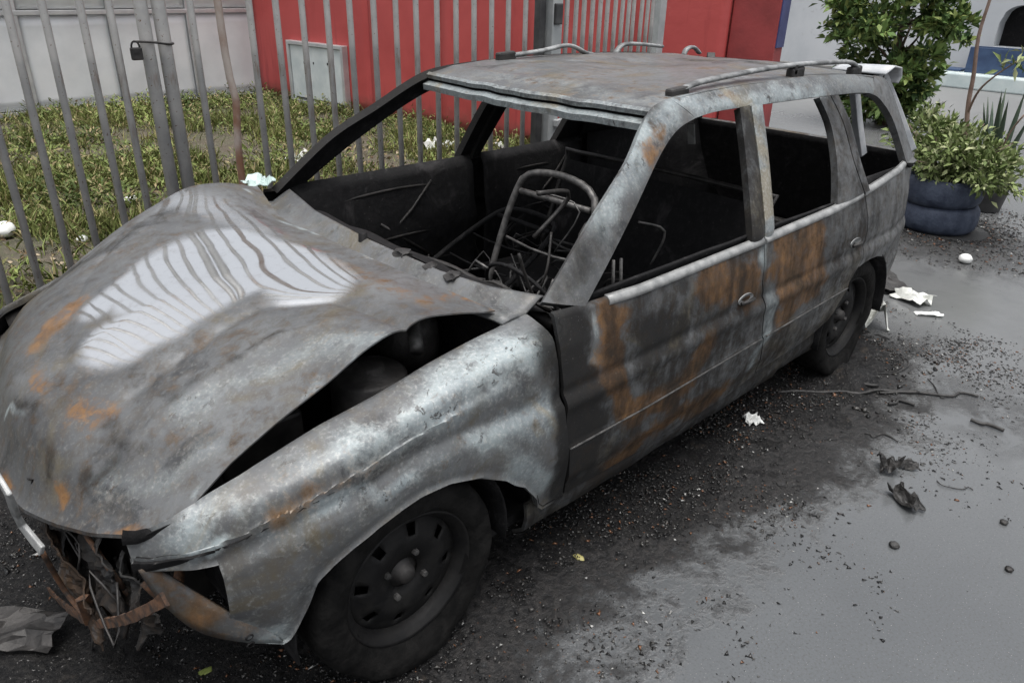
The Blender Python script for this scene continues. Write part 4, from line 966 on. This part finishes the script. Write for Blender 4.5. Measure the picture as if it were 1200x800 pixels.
def leaves(name, P, N, size, mat, parent=None, asp=.45, tone=None, kind=None, fold=.25):
    """P positions, N directions the leaf points to, one folded 4-triangle leaf each"""
    n = len(P); P = np.asarray(P); N = np.asarray(N); N = N/np.linalg.norm(N, axis=1, keepdims=True)
    up = rng.normal(size=(n, 3)); up[:, 2] = abs(up[:, 2])+.6
    S_ = np.cross(N, up); S_ /= np.linalg.norm(S_, axis=1, keepdims=True); U = np.cross(S_, N)
    sz = (size[0]+(size[1]-size[0])*rng.random(n))[:, None]
    tip = P+N*sz-U*sz*.12; l = P+N*sz*.45+S_*sz*asp*.5+U*sz*fold*.3; r = P+N*sz*.45-S_*sz*asp*.5+U*sz*fold*.3; mid = P+N*sz*.5
    V = np.stack([P, l, tip, r, mid], 1).reshape(-1, 3)
    base = (np.arange(n)*5)[:, None]
    F = np.concatenate([base+np.array([[0, 4, 1]]), base+np.array([[1, 4, 2]]), base+np.array([[0, 3, 4]]), base+np.array([[4, 3, 2]])])
    me = bpy.data.meshes.new(name); me.vertices.add(len(V)); me.vertices.foreach_set('co', V.ravel())
    me.loops.add(len(F)*3); me.loops.foreach_set('vertex_index', F.ravel()); me.polygons.add(len(F)); me.polygons.foreach_set('loop_start', np.arange(len(F))*3); me.polygons.foreach_set('loop_total', np.full(len(F), 3)); me.update()
    tn = rng.random((n, 2)) if tone is None else np.stack([np.clip(tone+rng.normal(0, .15, n), 0, 1), rng.random(n)], -1)
    at = me.color_attributes.new('tone', 'FLOAT_COLOR', 'POINT'); colr = np.ones((n, 5, 4), np.float32); colr[:, :, 0] = tn[:, :1]; colr[:, :, 1] = tn[:, 1:]
    at.data.foreach_set('color', colr.ravel())
    o = link(name, me, mat, parent)
    if kind: o['kind'] = kind
    return o
# weeds over the yard: clumps of broad leaves and blades
clumps = []
while len(clumps) < 4300:
    y = -1.75-6.75*rng.random(); x = -5.2+8.6*rng.random()**1.0
    if x < RED_A[0]+(RED_B[0]-RED_A[0])*(y-RED_A[1])/(RED_B[1]-RED_A[1])+.12: continue
    d = mnoise.noise(Vector((x*.7, y*.7, 2)))+.4*mnoise.noise(Vector((x*2.2, y*2.2, 7)))
    near = sstep(-1.6, -3.6, np.array(y))
    if rng.random() < np.clip(-.22+1.9*d+.50*near, .015, 1): clumps.append((x, y, .04+.03*d))
PP, NN, TT = [], [], []
for x, y, z in clumps:
    k = int(rng.integers(8, 24)); h = .04+.17*rng.random()**2; sprd = .05+.11*rng.random(); tn = np.clip(.5+.9*mnoise.noise(Vector((x*1.1, y*1.1, 11))), 0, 1)
    a = rng.random(k)*6.283; r_ = sprd*np.sqrt(rng.random(k)); zz_ = h*rng.random(k)
    PP.append(np.stack([x+r_*np.cos(a), y+r_*np.sin(a), z+zz_], -1)); NN.append(np.stack([np.cos(a), np.sin(a), .2+rng.random(k)*1.2], -1)); TT.append(np.full(k, tn))
tag(leaves('weeds', np.concatenate(PP), np.concatenate(NN), (.02, .075), WEED, None, .30, np.concatenate(TT), 'stuff'), 'tangled green weeds covering the yard behind the fence', 'weeds')

bl = []
while len(bl) < 34000:
    y = -1.62-6.9*rng.random(); x = -5.2+8.6*rng.random()
    if x < RED_A[0]+(RED_B[0]-RED_A[0])*(y-RED_A[1])/(RED_B[1]-RED_A[1])+.08: continue
    d = mnoise.noise(Vector((x*1.1, y*1.1, 5)))+.5*mnoise.noise(Vector((x*3.5, y*3.5, 9)))
    if rng.random() < np.clip(.08+1.6*d, .02, 1): bl.append((x, y, .03))
bl = np.array(bl); tn_ = np.clip(.55+.9*np.array([mnoise.noise(Vector((p[0]*.9, p[1]*.9, 21))) for p in bl]), 0, 1)
tag(leaves('grass_blades', bl, np.stack([rng.normal(0, .5, len(bl)), rng.normal(0, .5, len(bl)), .5+.8*rng.random(len(bl))], -1), (.06, .20), GRASS, None, .07, tn_, 'stuff'), 'thin yellow green grass growing through the yard weeds', 'grass')
dl = np.array([(-5+8*rng.random(), -1.6-3.2*rng.random()**1.6, .055) for _ in range(5000)])
tag(leaves('dry_leaves', dl, np.stack([rng.normal(size=5000), rng.normal(size=5000), .15*rng.normal(size=5000)], -1), (.025, .075), DRY, None, .5, None, 'stuff'), 'brown dry leaf litter along the inside of the fence', 'leaves')
def shrub(root, centers, n, size, mat, name='crown', asp=.45, droop=.0):
    PP, NN, TT = [], [], []
    for (cx, cy, cz, rx, ry, rz_, w_) in centers:
        k = int(n*w_); v = rng.normal(size=(k, 3)); v /= np.linalg.norm(v, axis=1, keepdims=True); rad = (.35+.65*rng.random(k)**.5)[:, None]
        # clump into twigs
        tw = rng.normal(size=(max(k//22, 1), 3)); tw /= np.linalg.norm(tw, axis=1, keepdims=True); twr = .45+.6*rng.random(len(tw)); idx = rng.integers(0, len(tw), k)
        q = tw[idx]*(twr[idx]*(.55+.45*rng.random(k)))[:, None]+rng.normal(0, .10, (k, 3))
        P_ = np.stack([cx+q[:, 0]*rx, cy+q[:, 1]*ry, cz+q[:, 2]*rz_], -1)
        PP.append(P_); NN.append(q+rng.normal(0, .55, (k, 3))+np.array([0, 0, .25-droop])); TT.append(np.clip(.45+.25*rng.normal(size=len(tw))[idx], 0, 1))
    return leaves(name, np.concatenate(PP), np.concatenate(NN), size, mat, root, asp, np.concatenate(TT))
tr_ = empty('shrub_tree', (-9.9, -1.98, 0)); tag(tr_, 'bushy dark green young tree with dense foliage beyond the car', 'tree')
MB().tube([(0, 0, 0), (.03, -.04, .5), (-.02, -.1, 1.1), (.02, -.12, 1.7)], [.06, .05, .04, .02], 10).build('trunk', BARK, tr_, True)
for k in range(9):
    a = k*2.4; h = .45+.13*k
    MB().tube([(0, -.04, h), (.25*math.cos(a), -.04+.25*math.sin(a), h+.22), (.5*math.cos(a), -.1+.5*math.sin(a), h+.38)], [.022, .014, .006], 6).build('limb', BARK, tr_, True)
cl = []
for k in range(95):
    a = rng.random()*6.283; h = .15+2.05*rng.random(); env = float(np.interp(h, [.2, .6, 1.1, 1.6, 2.0, 2.3], [.35, .60, .88, .85, .70, .35])); r_ = env*(.25+.75*rng.random()**.6)
    q = .13+.15*rng.random(); cl.append((r_*math.cos(a), -.15+r_*math.sin(a)*.95, h, q*1.25, q*1.25, q, .021))
shrub(tr_, cl, 6600, (.05, .16), LEAF)
# planter of two stacked blue tyres
TB = plain('blue_painted_rubber', (.014, .022, .045), (.055, .070, .105), 9, .7, 0, .6, 40, .010)
for k in range(2):
    o = MB().lathe([(.20, .0), (.235, -.085), (.29, -.10), (.315, -.07), (.325, -.03), (.325, .03), (.315, .07), (.29, .10), (.235, .085), (.20, .0)], 40, 'z').build('tyre_planter', TB, None, True)
    o.scale = (.88, .88, 1); o.location = (-5.48+.015*k, .20-.01*k, .105+.205*k); o.rotation_euler = (0, .02*k, .3*k)
    tag(o, ('dark blue painted tyre lying on the ground, lower of a stacked planter', 'dark blue painted tyre filled with soil, upper of a stacked planter')[k], 'planter', 'blue tyre planters')
SOILP = plain('potting_soil', (.02, .016, .012), (.05, .04, .03), 20, .9, 0, .8, 50, .01)
tag(MB().lathe([(0, .02), (.10, .03), (.20, .01), (.225, -.02)], 24, 'z', (-5.47, .19, .375)).build('planter_soil', SOILP, None, True), kind='structure')
ps = empty('planter_shrub', (-5.47, .19, .38)); tag(ps, 'loose pale green shrub growing out of the blue tyre planter', 'plant')
for k in range(14):
    a = rng.random()*6.28; r_ = .15+.3*rng.random(); MB().tube([(0, 0, 0), (r_*.4*math.cos(a), r_*.4*math.sin(a), .12), (r_*math.cos(a), r_*math.sin(a), .16+.22*rng.random())], [.008, .006, .003], 5).build('stem', STEMM, ps, True)
shrub(ps, [(0, 0, .20, .42, .46, .22, .5), (.1, .25, .12, .32, .34, .20, .25), (-.1, -.25, .28, .3, .28, .22, .25)], 5200, (.03, .075), LEAF2, 'foliage')
# bare stem with twigs
bs = empty('bare_sapling', (-5.6, .20, .36)); tag(bs, 'thin bare brown sapling rising from the blue tyre planter', 'plant')
st_ = [on_x(1130, 165, -5.6), on_x(1135, 120, -5.6), on_x(1141, 88, -5.6), on_x(1147, 42, -5.6), on_x(1160, 0, -5.6), on_x(1172, -40, -5.6)]
rel = lambda p: (p[0]+5.6, p[1]-.20, p[2]-.36)
MB().tube(resample([(0, 0, 0)]+[rel(p) for p in st_], 24).tolist(), np.linspace(.020, .009, 24).tolist(), 8).build('trunk', STEMM, bs, True)
MB().tube(resample([rel(p) for p in [on_x(1133, 135, -5.6), on_x(1146, 108, -5.55), on_x(1165, 90, -5.5), on_x(1192, 72, -5.45)]], 14).tolist(), np.linspace(.010, .004, 14).tolist(), 6).build('twig', STEMM, bs, True)
MB().tube(resample([rel(p) for p in [on_x(1176, 170, -5.4), on_x(1186, 152, -5.38), on_x(1200, 135, -5.35)]], 8).tolist(), .006, 6).build('twig', STEMM, bs, True)
pl = [on_x(1192, 72, -5.45)]; q = np.array([rel(pl[0])]*26)+rng.normal(0, .05, (26, 3)); leaves('leaf_tuft', q, rng.normal(size=(26, 3)), (.05, .11), LEAF2, bs, .3, None, 'stuff')
# upright sword plant and its dark pot
SW = plain('sword_leaf', (.035, .06, .04), (.08, .11, .065), 9, .5, 0, .2, 30, .003)
pot = empty('plant_pot', (-6.35, .28, 0)); tag(pot, 'small dark pot behind the blue tyre planter', 'pot')
MB().lathe([(0, .01), (.12, .0), (.13, .01), (.165, .26), (.18, .27), (.18, .30), (.16, .30), (.15, .27), (0, .25)], 28, 'z').build('vessel', FD, pot, True)
swd = empty('sword_plant', (-6.35, .28, .26)); tag(swd, 'upright dark green sword leaved plant in the small dark pot', 'plant')
for k in range(13):
    a = rng.random()*6.28; h = .38+.34*rng.random(); t_ = .10*rng.random()+.03
    g = np.array([[(.05*math.cos(a)+t_*s_*math.cos(a)*1.6 - w_*math.sin(a), .05*math.sin(a)+t_*s_*math.sin(a)*1.6 + w_*math.cos(a), h*s_) for w_ in (-.026*(1-s_**3), 0, .026*(1-s_**3))] for s_ in np.linspace(0, 1, 7)])
    MB().grid(g).build('leaf', SW, swd, True).modifiers.new('s', 'SOLIDIFY').thickness = .005

# ================================================================== DEBRIS
WHITE = plain('dirty_white_foam', (.58, .59, .57), (.74, .75, .73), 20, .7, 0, .4, 50, .004)
PAPER = plain('wet_white_paper', (.42, .43, .40), (.60, .61, .58), 14, .6, 0, .3, 40, .003)
CHAR = plain('charred_debris', (.010, .010, .010), (.04, .038, .036), 20, .6, 0, .8, 60, .008)
GREENG = plain('greenish_glass', (.30, .40, .38), (.46, .54, .52), 8, .2, 0, .2, 30, .003)
def lump(name, loc, s, mat, label, cat, group=None, sq=(1, 1, .6), rough=.25, sub=3, seed=None):
    q = bmesh.new(); bmesh.ops.create_icosphere(q, subdivisions=sub, radius=1); sd_ = random.random()*50 if seed is None else seed
    for v in q.verts:
        k = 1+rough*mnoise.noise(v.co*1.6+Vector((sd_, 0, 0)))+rough*.6*mnoise.noise(v.co*4+Vector((0, sd_, 0)))
        v.co = Vector((v.co.x*k*sq[0], v.co.y*k*sq[1], v.co.z*k*sq[2]))*s
    me = bpy.data.meshes.new(name); q.to_mesh(me); q.free(); o = link(name, me, mat, None, sub > 2)
    zmin = min(v.co.z for v in me.vertices); o.location = (loc[0], loc[1], loc[2]-zmin-.002); o.rotation_euler = (0, 0, random.random()*6.28)
    return tag(o, label, cat, group)
def crumple(name, loc, w_, d_, h, mat, label, cat, group=None, rz_=None, seed=1):
    n_ = 9; g = np.zeros((n_, n_, 3))
    for i in range(n_):
        for j in range(n_):
            x, y = (i/(n_-1)-.5), (j/(n_-1)-.5); g[i, j] = (x*w_+.15*w_*mnoise.noise(Vector((x*4, y*4, seed))), y*d_+.15*d_*mnoise.noise(Vector((x*4, y*4, seed+9))), h*(.5+.9*mnoise.noise(Vector((x*3.2, y*3.2, seed+20)))))
    g[:, :, 2] -= g[:, :, 2].min(); b = MB().grid(g); o = b.build(name, mat); m = o.modifiers.new('s', 'SOLIDIFY'); m.thickness = .003; m.offset = 1
    o.location = (loc[0], loc[1], loc[2]+.003); o.rotation_euler = (0, 0, random.random()*6.28 if rz_ is None else rz_); return tag(o, label, cat, group)
G0 = on_ground
lump('stone', G0(1130, 308), .042, WHITE, 'round white stone alone on the wet road behind the car', 'stone', sq=(1, 1, .8), rough=.12)
# crumpled white card leaning by the rear wheel
crumple('crumpled_card', G0(1015, 380), .20, .16, .16, PAPER, 'crumpled whitish card lying beside the rear wheel', 'paper', seed=4)
crumple('plastic_scrap', G0(1088, 370), .14, .035, .02, WHITE, 'narrow white plastic scrap on the wet road behind the rear wheel', 'scrap', rz_=2.2, seed=2)
crumple('clear_plastic', G0(1068, 352), .20, .15, .06, PAPER, 'torn pale plastic wrap lying on the road behind the rear wheel', 'plastic', seed=11)
crumple('paper_ball', G0(882, 495), .07, .06, .04, WHITE, 'small torn white paper scrap on the charred ground beside the doors', 'paper', seed=6)
crumple('paper_strip', G0(958, 412), .10, .025, .02, WHITE, 'narrow white paper strip under the sill near the rear wheel', 'paper', rz_=2.6, seed=8)
crumple('paper_strip', G0(965, 437), .10, .018, .012, PAPER, 'thin dull white strip lying on the burnt wire near the rear wheel', 'paper', rz_=2.2, seed=9)
crumple('char_sheet', G0(1035, 335), .30, .22, .07, CHAR, 'curled black charred sheet lying behind the rear wheel', 'debris', seed=14)
crumple('curled_char', G0(1040, 551), .085, .075, .07, CHAR, 'curled black shard standing on the pale wet road', 'debris', seed=3)
crumple('burnt_plastic', G0(1060, 588), .13, .07, .05, CHAR, 'melted black plastic scrap on the pale wet road', 'debris', seed=17)
crumple('burnt_plastic', G0(1063, 548), .07, .04, .03, CHAR, 'small flaky black scrap beside the curled shard', 'debris', seed=19)
lump('pebble', G0(1047, 640), .016, CHAR, 'small round black lump on the bare wet road', 'stone', rough=.3)
lump('pebble', G0(1176, 613), .013, CHAR, 'small dark pebble casting a streak on the bare wet road', 'stone', rough=.3)
lump('pebble', G0(1182, 668), .013, SOOT2, 'small grey and white pebble on the bare wet road', 'stone', rough=.3)
lump('litter_leaf', G0(678, 653), .016, plain('yellow_leaf', (.30, .27, .10), (.42, .38, .16), 12, .6), 'small yellowish leaf on the charred ground behind the front wheel', 'leaf', sq=(1.3, .7, .25), rough=.3)
lump('litter_leaf', G0(237, 790), .022, plain('green_leaf', (.16, .20, .05), (.24, .28, .08), 12, .5), 'small yellow green leaf on the black ash under the nose', 'leaf', sq=(1.4, .6, .25), rough=.3)
lump('foam_scrap', G0(93, 770), .016, WHITE, 'small white scrap by the wire under the nose', 'scrap', sq=(1.3, .8, .5))
crumple('metal_plate', G0(28, 745, .035)+np.array([0, 0, .012]), .22, .13, .035, SOOT2, 'dented grey metal plate lying on the ash in front of the car', 'scrap', seed=23)
# litter behind the fence
def yz(px, py): return on_ground(px, py, .06)
lump('foam_cup', yz(8, 277), .085, WHITE, 'white foam container lying at the edge of the weeds', 'container', sq=(1.1, .7, .6), rough=.1)
lump('foam_scrap', yz(152, 238), .06, WHITE, 'white foam tray half sunk in the weeds', 'scrap', sq=(1.3, .7, .45), rough=.2)
lump('foam_scrap', yz(97, 283), .035, WHITE, 'small white foam crumb among dry weeds by the fence', 'scrap', rough=.3)
crumple('plastic_sheet', yz(350, 190), .32, .22, .10, PAPER, 'crumpled pale plastic sheet in the yard by the windscreen pillar', 'plastic', seed=31)
crumple('glass_pane', on_ground(305, 215, .90)*0+np.array([-.46, -.80, .925]), .10, .14, .03, GREENG, 'crazed greenish glass scrap on the cowl corner beside the bonnet', 'glass', seed=33)
for k, (px, py, s_) in enumerate(((505, 190, .10), (590, 187, .07), (525, 187, .06))):
    crumple('litter', yz(px, py-14), s_*2, s_*1.6, s_, PAPER, ('pale litter scrap by the yard fence seen through the front side window', 'pale litter scrap by the yard fence seen through the rear side window', 'tiny pale litter scrap by the yard fence seen through the front side window')[k], 'litter', seed=40+k)
for k, (px, py) in enumerate(((1052, 266), (1065, 262), (1046, 272))):
    lump('white_litter', G0(px, py), .035, PAPER, 'pale litter crumb at the foot of the blue tyre planter', 'litter', 'litter by the planter', rough=.4)

# burnt wire coils and rods near the rear wheel
wc = empty('wire_coil', (*G0(1028, 422)[:2], 0)); tag(wc, 'flat coil of burnt tyre wire on the road beside the rear wheel', 'wire')
for k in range(6):
    r_ = .05+.022*k; MB().tube([(r_*math.cos(a)+.008*math.sin(3*a+k), r_*.85*math.sin(a), .006+.004*math.sin(2*a+k)) for a in np.linspace(0, 6.283*(.98), 40)], .0028, 5).build('strand', CHAR, wc, True)
def rod(px0, py0, px1, py1, r, label, seg=8, wob=.012):
    a, b_ = G0(px0, py0), G0(px1, py1); pts = [a+(b_-a)*t for t in np.linspace(0, 1, seg)]
    pts = [(p[0]+wob*random.gauss(0, 1), p[1]+wob*random.gauss(0, 1), r+.002+abs(random.gauss(0, .002))) for p in pts]
    o = MB().tube(resample(pts, seg*3).tolist(), r, 6).build('burnt_wire', CHAR, None, True); tag(o, label, 'wire')
rod(915, 462, 1075, 461, .007, 'long black burnt wire on the ash beside the rear door')
rod(1025, 461, 1145, 467, .006, 'black burnt wire running out across the pale road')
rod(1040, 474, 1068, 476, .007, 'short thick black rod below the long burnt wire', 4)
rod(1132, 493, 1178, 506, .008, 'short black rod on the pale road beside scattered ash', 4)
rod(1085, 447, 1108, 470, .003, 'thin pale bent wire beside scattered ash', 4)
rod(960, 438, 1025, 452, .008, 'black burnt strip beside the wire coil', 5)
rod(1018, 510, 1045, 517, .003, 'tiny branching black wire on the bare pale road', 5, .02)
rod(1100, 570, 1145, 574, .002, 'hair thin black wire beside the melted plastic', 5)

# loose ash, grit and shards: nobody could count them
def grit_mat():
    m = NT('ash_and_grit'); at = m.attr('tone'); s_ = m.n('ShaderNodeSeparateColor'); m.l(at.outputs['Color'], s_.inputs[0])
    c = m.mix(m.ramp(s_.outputs[0], .55, .80), (.012, .012, .012), (.07, .068, .064)); c = m.mix(m.ramp(s_.outputs[0], .955, .99), c, (.36, .36, .345)); c = m.mix(m.ramp(s_.outputs[1], .90, .93), c, (.13, .06, .03))
    return m.set(Base_Color=c, Roughness=.2, Normal=m.bump(m.noise(200, 3), .4, .003))
def scatter(name, pts, size, label):
    n = len(pts); oc = np.array([(1, 0, 0), (-.5, .86, 0), (-.5, -.86, 0), (.1, 0, 1), (0, .1, -.6)]); F0 = np.array([(0, 1, 3), (1, 2, 3), (2, 0, 3), (1, 0, 4), (2, 1, 4), (0, 2, 4)])
    sz = size[0]+(size[1]-size[0])*rng.random(n)**3.5; V = oc[None]+rng.normal(0, .25, (n, 5, 3)); a = rng.random(n)*6.283
    V[:, :, 2] *= .55; ca, sa = np.cos(a)[:, None], np.sin(a)[:, None]; X = V[:, :, 0]*1.3; Y = V[:, :, 1]*.8; V = np.stack([X*ca-Y*sa, X*sa+Y*ca, V[:, :, 2]], -1)*sz[:, None, None]
    V += np.concatenate([pts, (sz*.25+(.008 if len(pts) > 20000 else 0)*(pts[:, 1] < 1.0))[:, None]], 1)[:, None, :]
    F = (np.arange(n)*5)[:, None, None]+F0[None]; F = F.reshape(-1, 3); V = V.reshape(-1, 3)
    me = bpy.data.meshes.new(name); me.vertices.add(len(V)); me.vertices.foreach_set('co', V.ravel()); me.loops.add(len(F)*3); me.loops.foreach_set('vertex_index', F.ravel())
    me.polygons.add(len(F)); me.polygons.foreach_set('loop_start', np.arange(len(F))*3); me.polygons.foreach_set('loop_total', np.full(len(F), 3)); me.update()
    at = me.color_attributes.new('tone', 'FLOAT_COLOR', 'POINT'); c = np.ones((n, 5, 4), np.float32); c[:, :, 0] = rng.random(n)[:, None]; c[:, :, 1] = rng.random(n)[:, None]; at.data.foreach_set('color', c.ravel())
    o = link(name, me, grit_mat()); tag(o, label, 'grit', kind='stuff')
# settled ash: a thin uneven crust over the road
ni, nj = 260, 150; Pa = np.zeros((ni, nj, 3))
for i in range(ni):
    for j in range(nj):
        x = -3.45+4.9*i/(ni-1); y = -.9+2.6*j/(nj-1)
        n1_ = mnoise.noise(Vector((x*1.7, y*1.7, 3))); n2_ = mnoise.noise(Vector((x*7, y*7, 5))); n3_ = mnoise.noise(Vector((x*24, y*24, 1)))
        edge = 1.02+.30*n1_+.14*n2_+.05*n3_ - .35*float(sstep(-2.6, -3.3, np.array(x)))
        k = float(sstep(0, .22, np.array(edge-y)))*float(sstep(-3.42, -3.1, np.array(x)))*float(sstep(1.42, 1.15, np.array(x)))
        heap = .05*math.exp(-((x+2.62)/.22)**2-((y-.83)/.16)**2) + .035*math.exp(-((x-.85)/.3)**2-((y-.30)/.4)**2)
        Pa[i, j] = (x, y, -.006 + k*(.010+.006*n2_+.006*n3_ + heap*(1+.5*n2_)))
ASHC = NT('ash_crust'); _n = ASHC.noise(60, 6, .7); _n2 = ASHC.noise(9, 6, .65); _c = ASHC.mix(ASHC.ramp(_n, .4, .72), (.005, .005, .0055), (.022, .021, .020)); _c = ASHC.mix(ASHC.ramp(ASHC.noise(130, 3, .6), .64, .70), _c, (.16, .155, .15)); _c = ASHC.mix(ASHC.math('MULTIPLY', ASHC.ramp(_n2, .60, .72), .5), _c, (.055, .045, .036))
ASHC.set(Base_Color=_c, Specular_IOR_Level=.18, Roughness=ASHC.ramp(_n2, .35, .65, .3, .7), Normal=ASHC.bump(_n, .8, .012, ASHC.bump(ASHC.noise(160, 4), .5, .004)))
tag(MB().grid(Pa[:, ::-1]).build('ash_crust', ASHC.m, None, True), 'black crust of settled ash on the road round the car', 'ash', kind='stuff')
pts = []
while len(pts) < 60000:
    x = -3.6+4.9*rng.random(); y = -.2+2.2*rng.random()**1.2
    dn = mnoise.noise(Vector((x*2.1, y*2.1, 3)))+.5*mnoise.noise(Vector((x*6, y*6, 1)))
    pr = float(sstep(1.55, .75, np.array(y)-.35*dn))*float(np.clip(.30+1.3*dn, .04, 1))
    if rng.random() < pr: pts.append((x, y))
for _ in range(7000):    # trail of ash drifting off behind the car
    t = rng.random(); x = -2.0-1.2*rng.random()+.5*rng.normal()*.5; y = .8+2.6*t
    if mnoise.noise(Vector((x*2.5, y*2.5, 8)))+.35*mnoise.noise(Vector((x*8, y*8, 2))) > .12: pts.append((x, y))
for _ in range(9000):
    x = .45+.9*rng.random(); y = -.6+1.6*rng.random(); pts.append((x, y))
for _ in range(350): pts.append((-7+8*rng.random(), .6+3*rng.random()))
scr = np.array([(.55+.75*rng.random(), -.5+1.3*rng.random()) for _ in range(520)]+[(-3.1+.9*rng.random(), .72+.42*rng.random()) for _ in range(260)])
scatter('burnt_shards', scr, (.005, .020), 'larger burnt flakes and shards heaped by the nose and the rear wheel')
scatter('ash_grit', np.array(pts), (.0010, .0085), 'black ash, glass grit and burnt crumbs strewn round the car')
pts = []
for _ in range(9000):
    a = rng.random()*6.28; r_ = .26+.6*rng.random()**1.7; pts.append((-5.5+r_*math.cos(a)*1.2, .25+r_*math.sin(a)*1.3))
scatter('planter_litter', np.array(pts), (.0025, .014), 'dark soil and leaf litter strewn round the tyre planter')
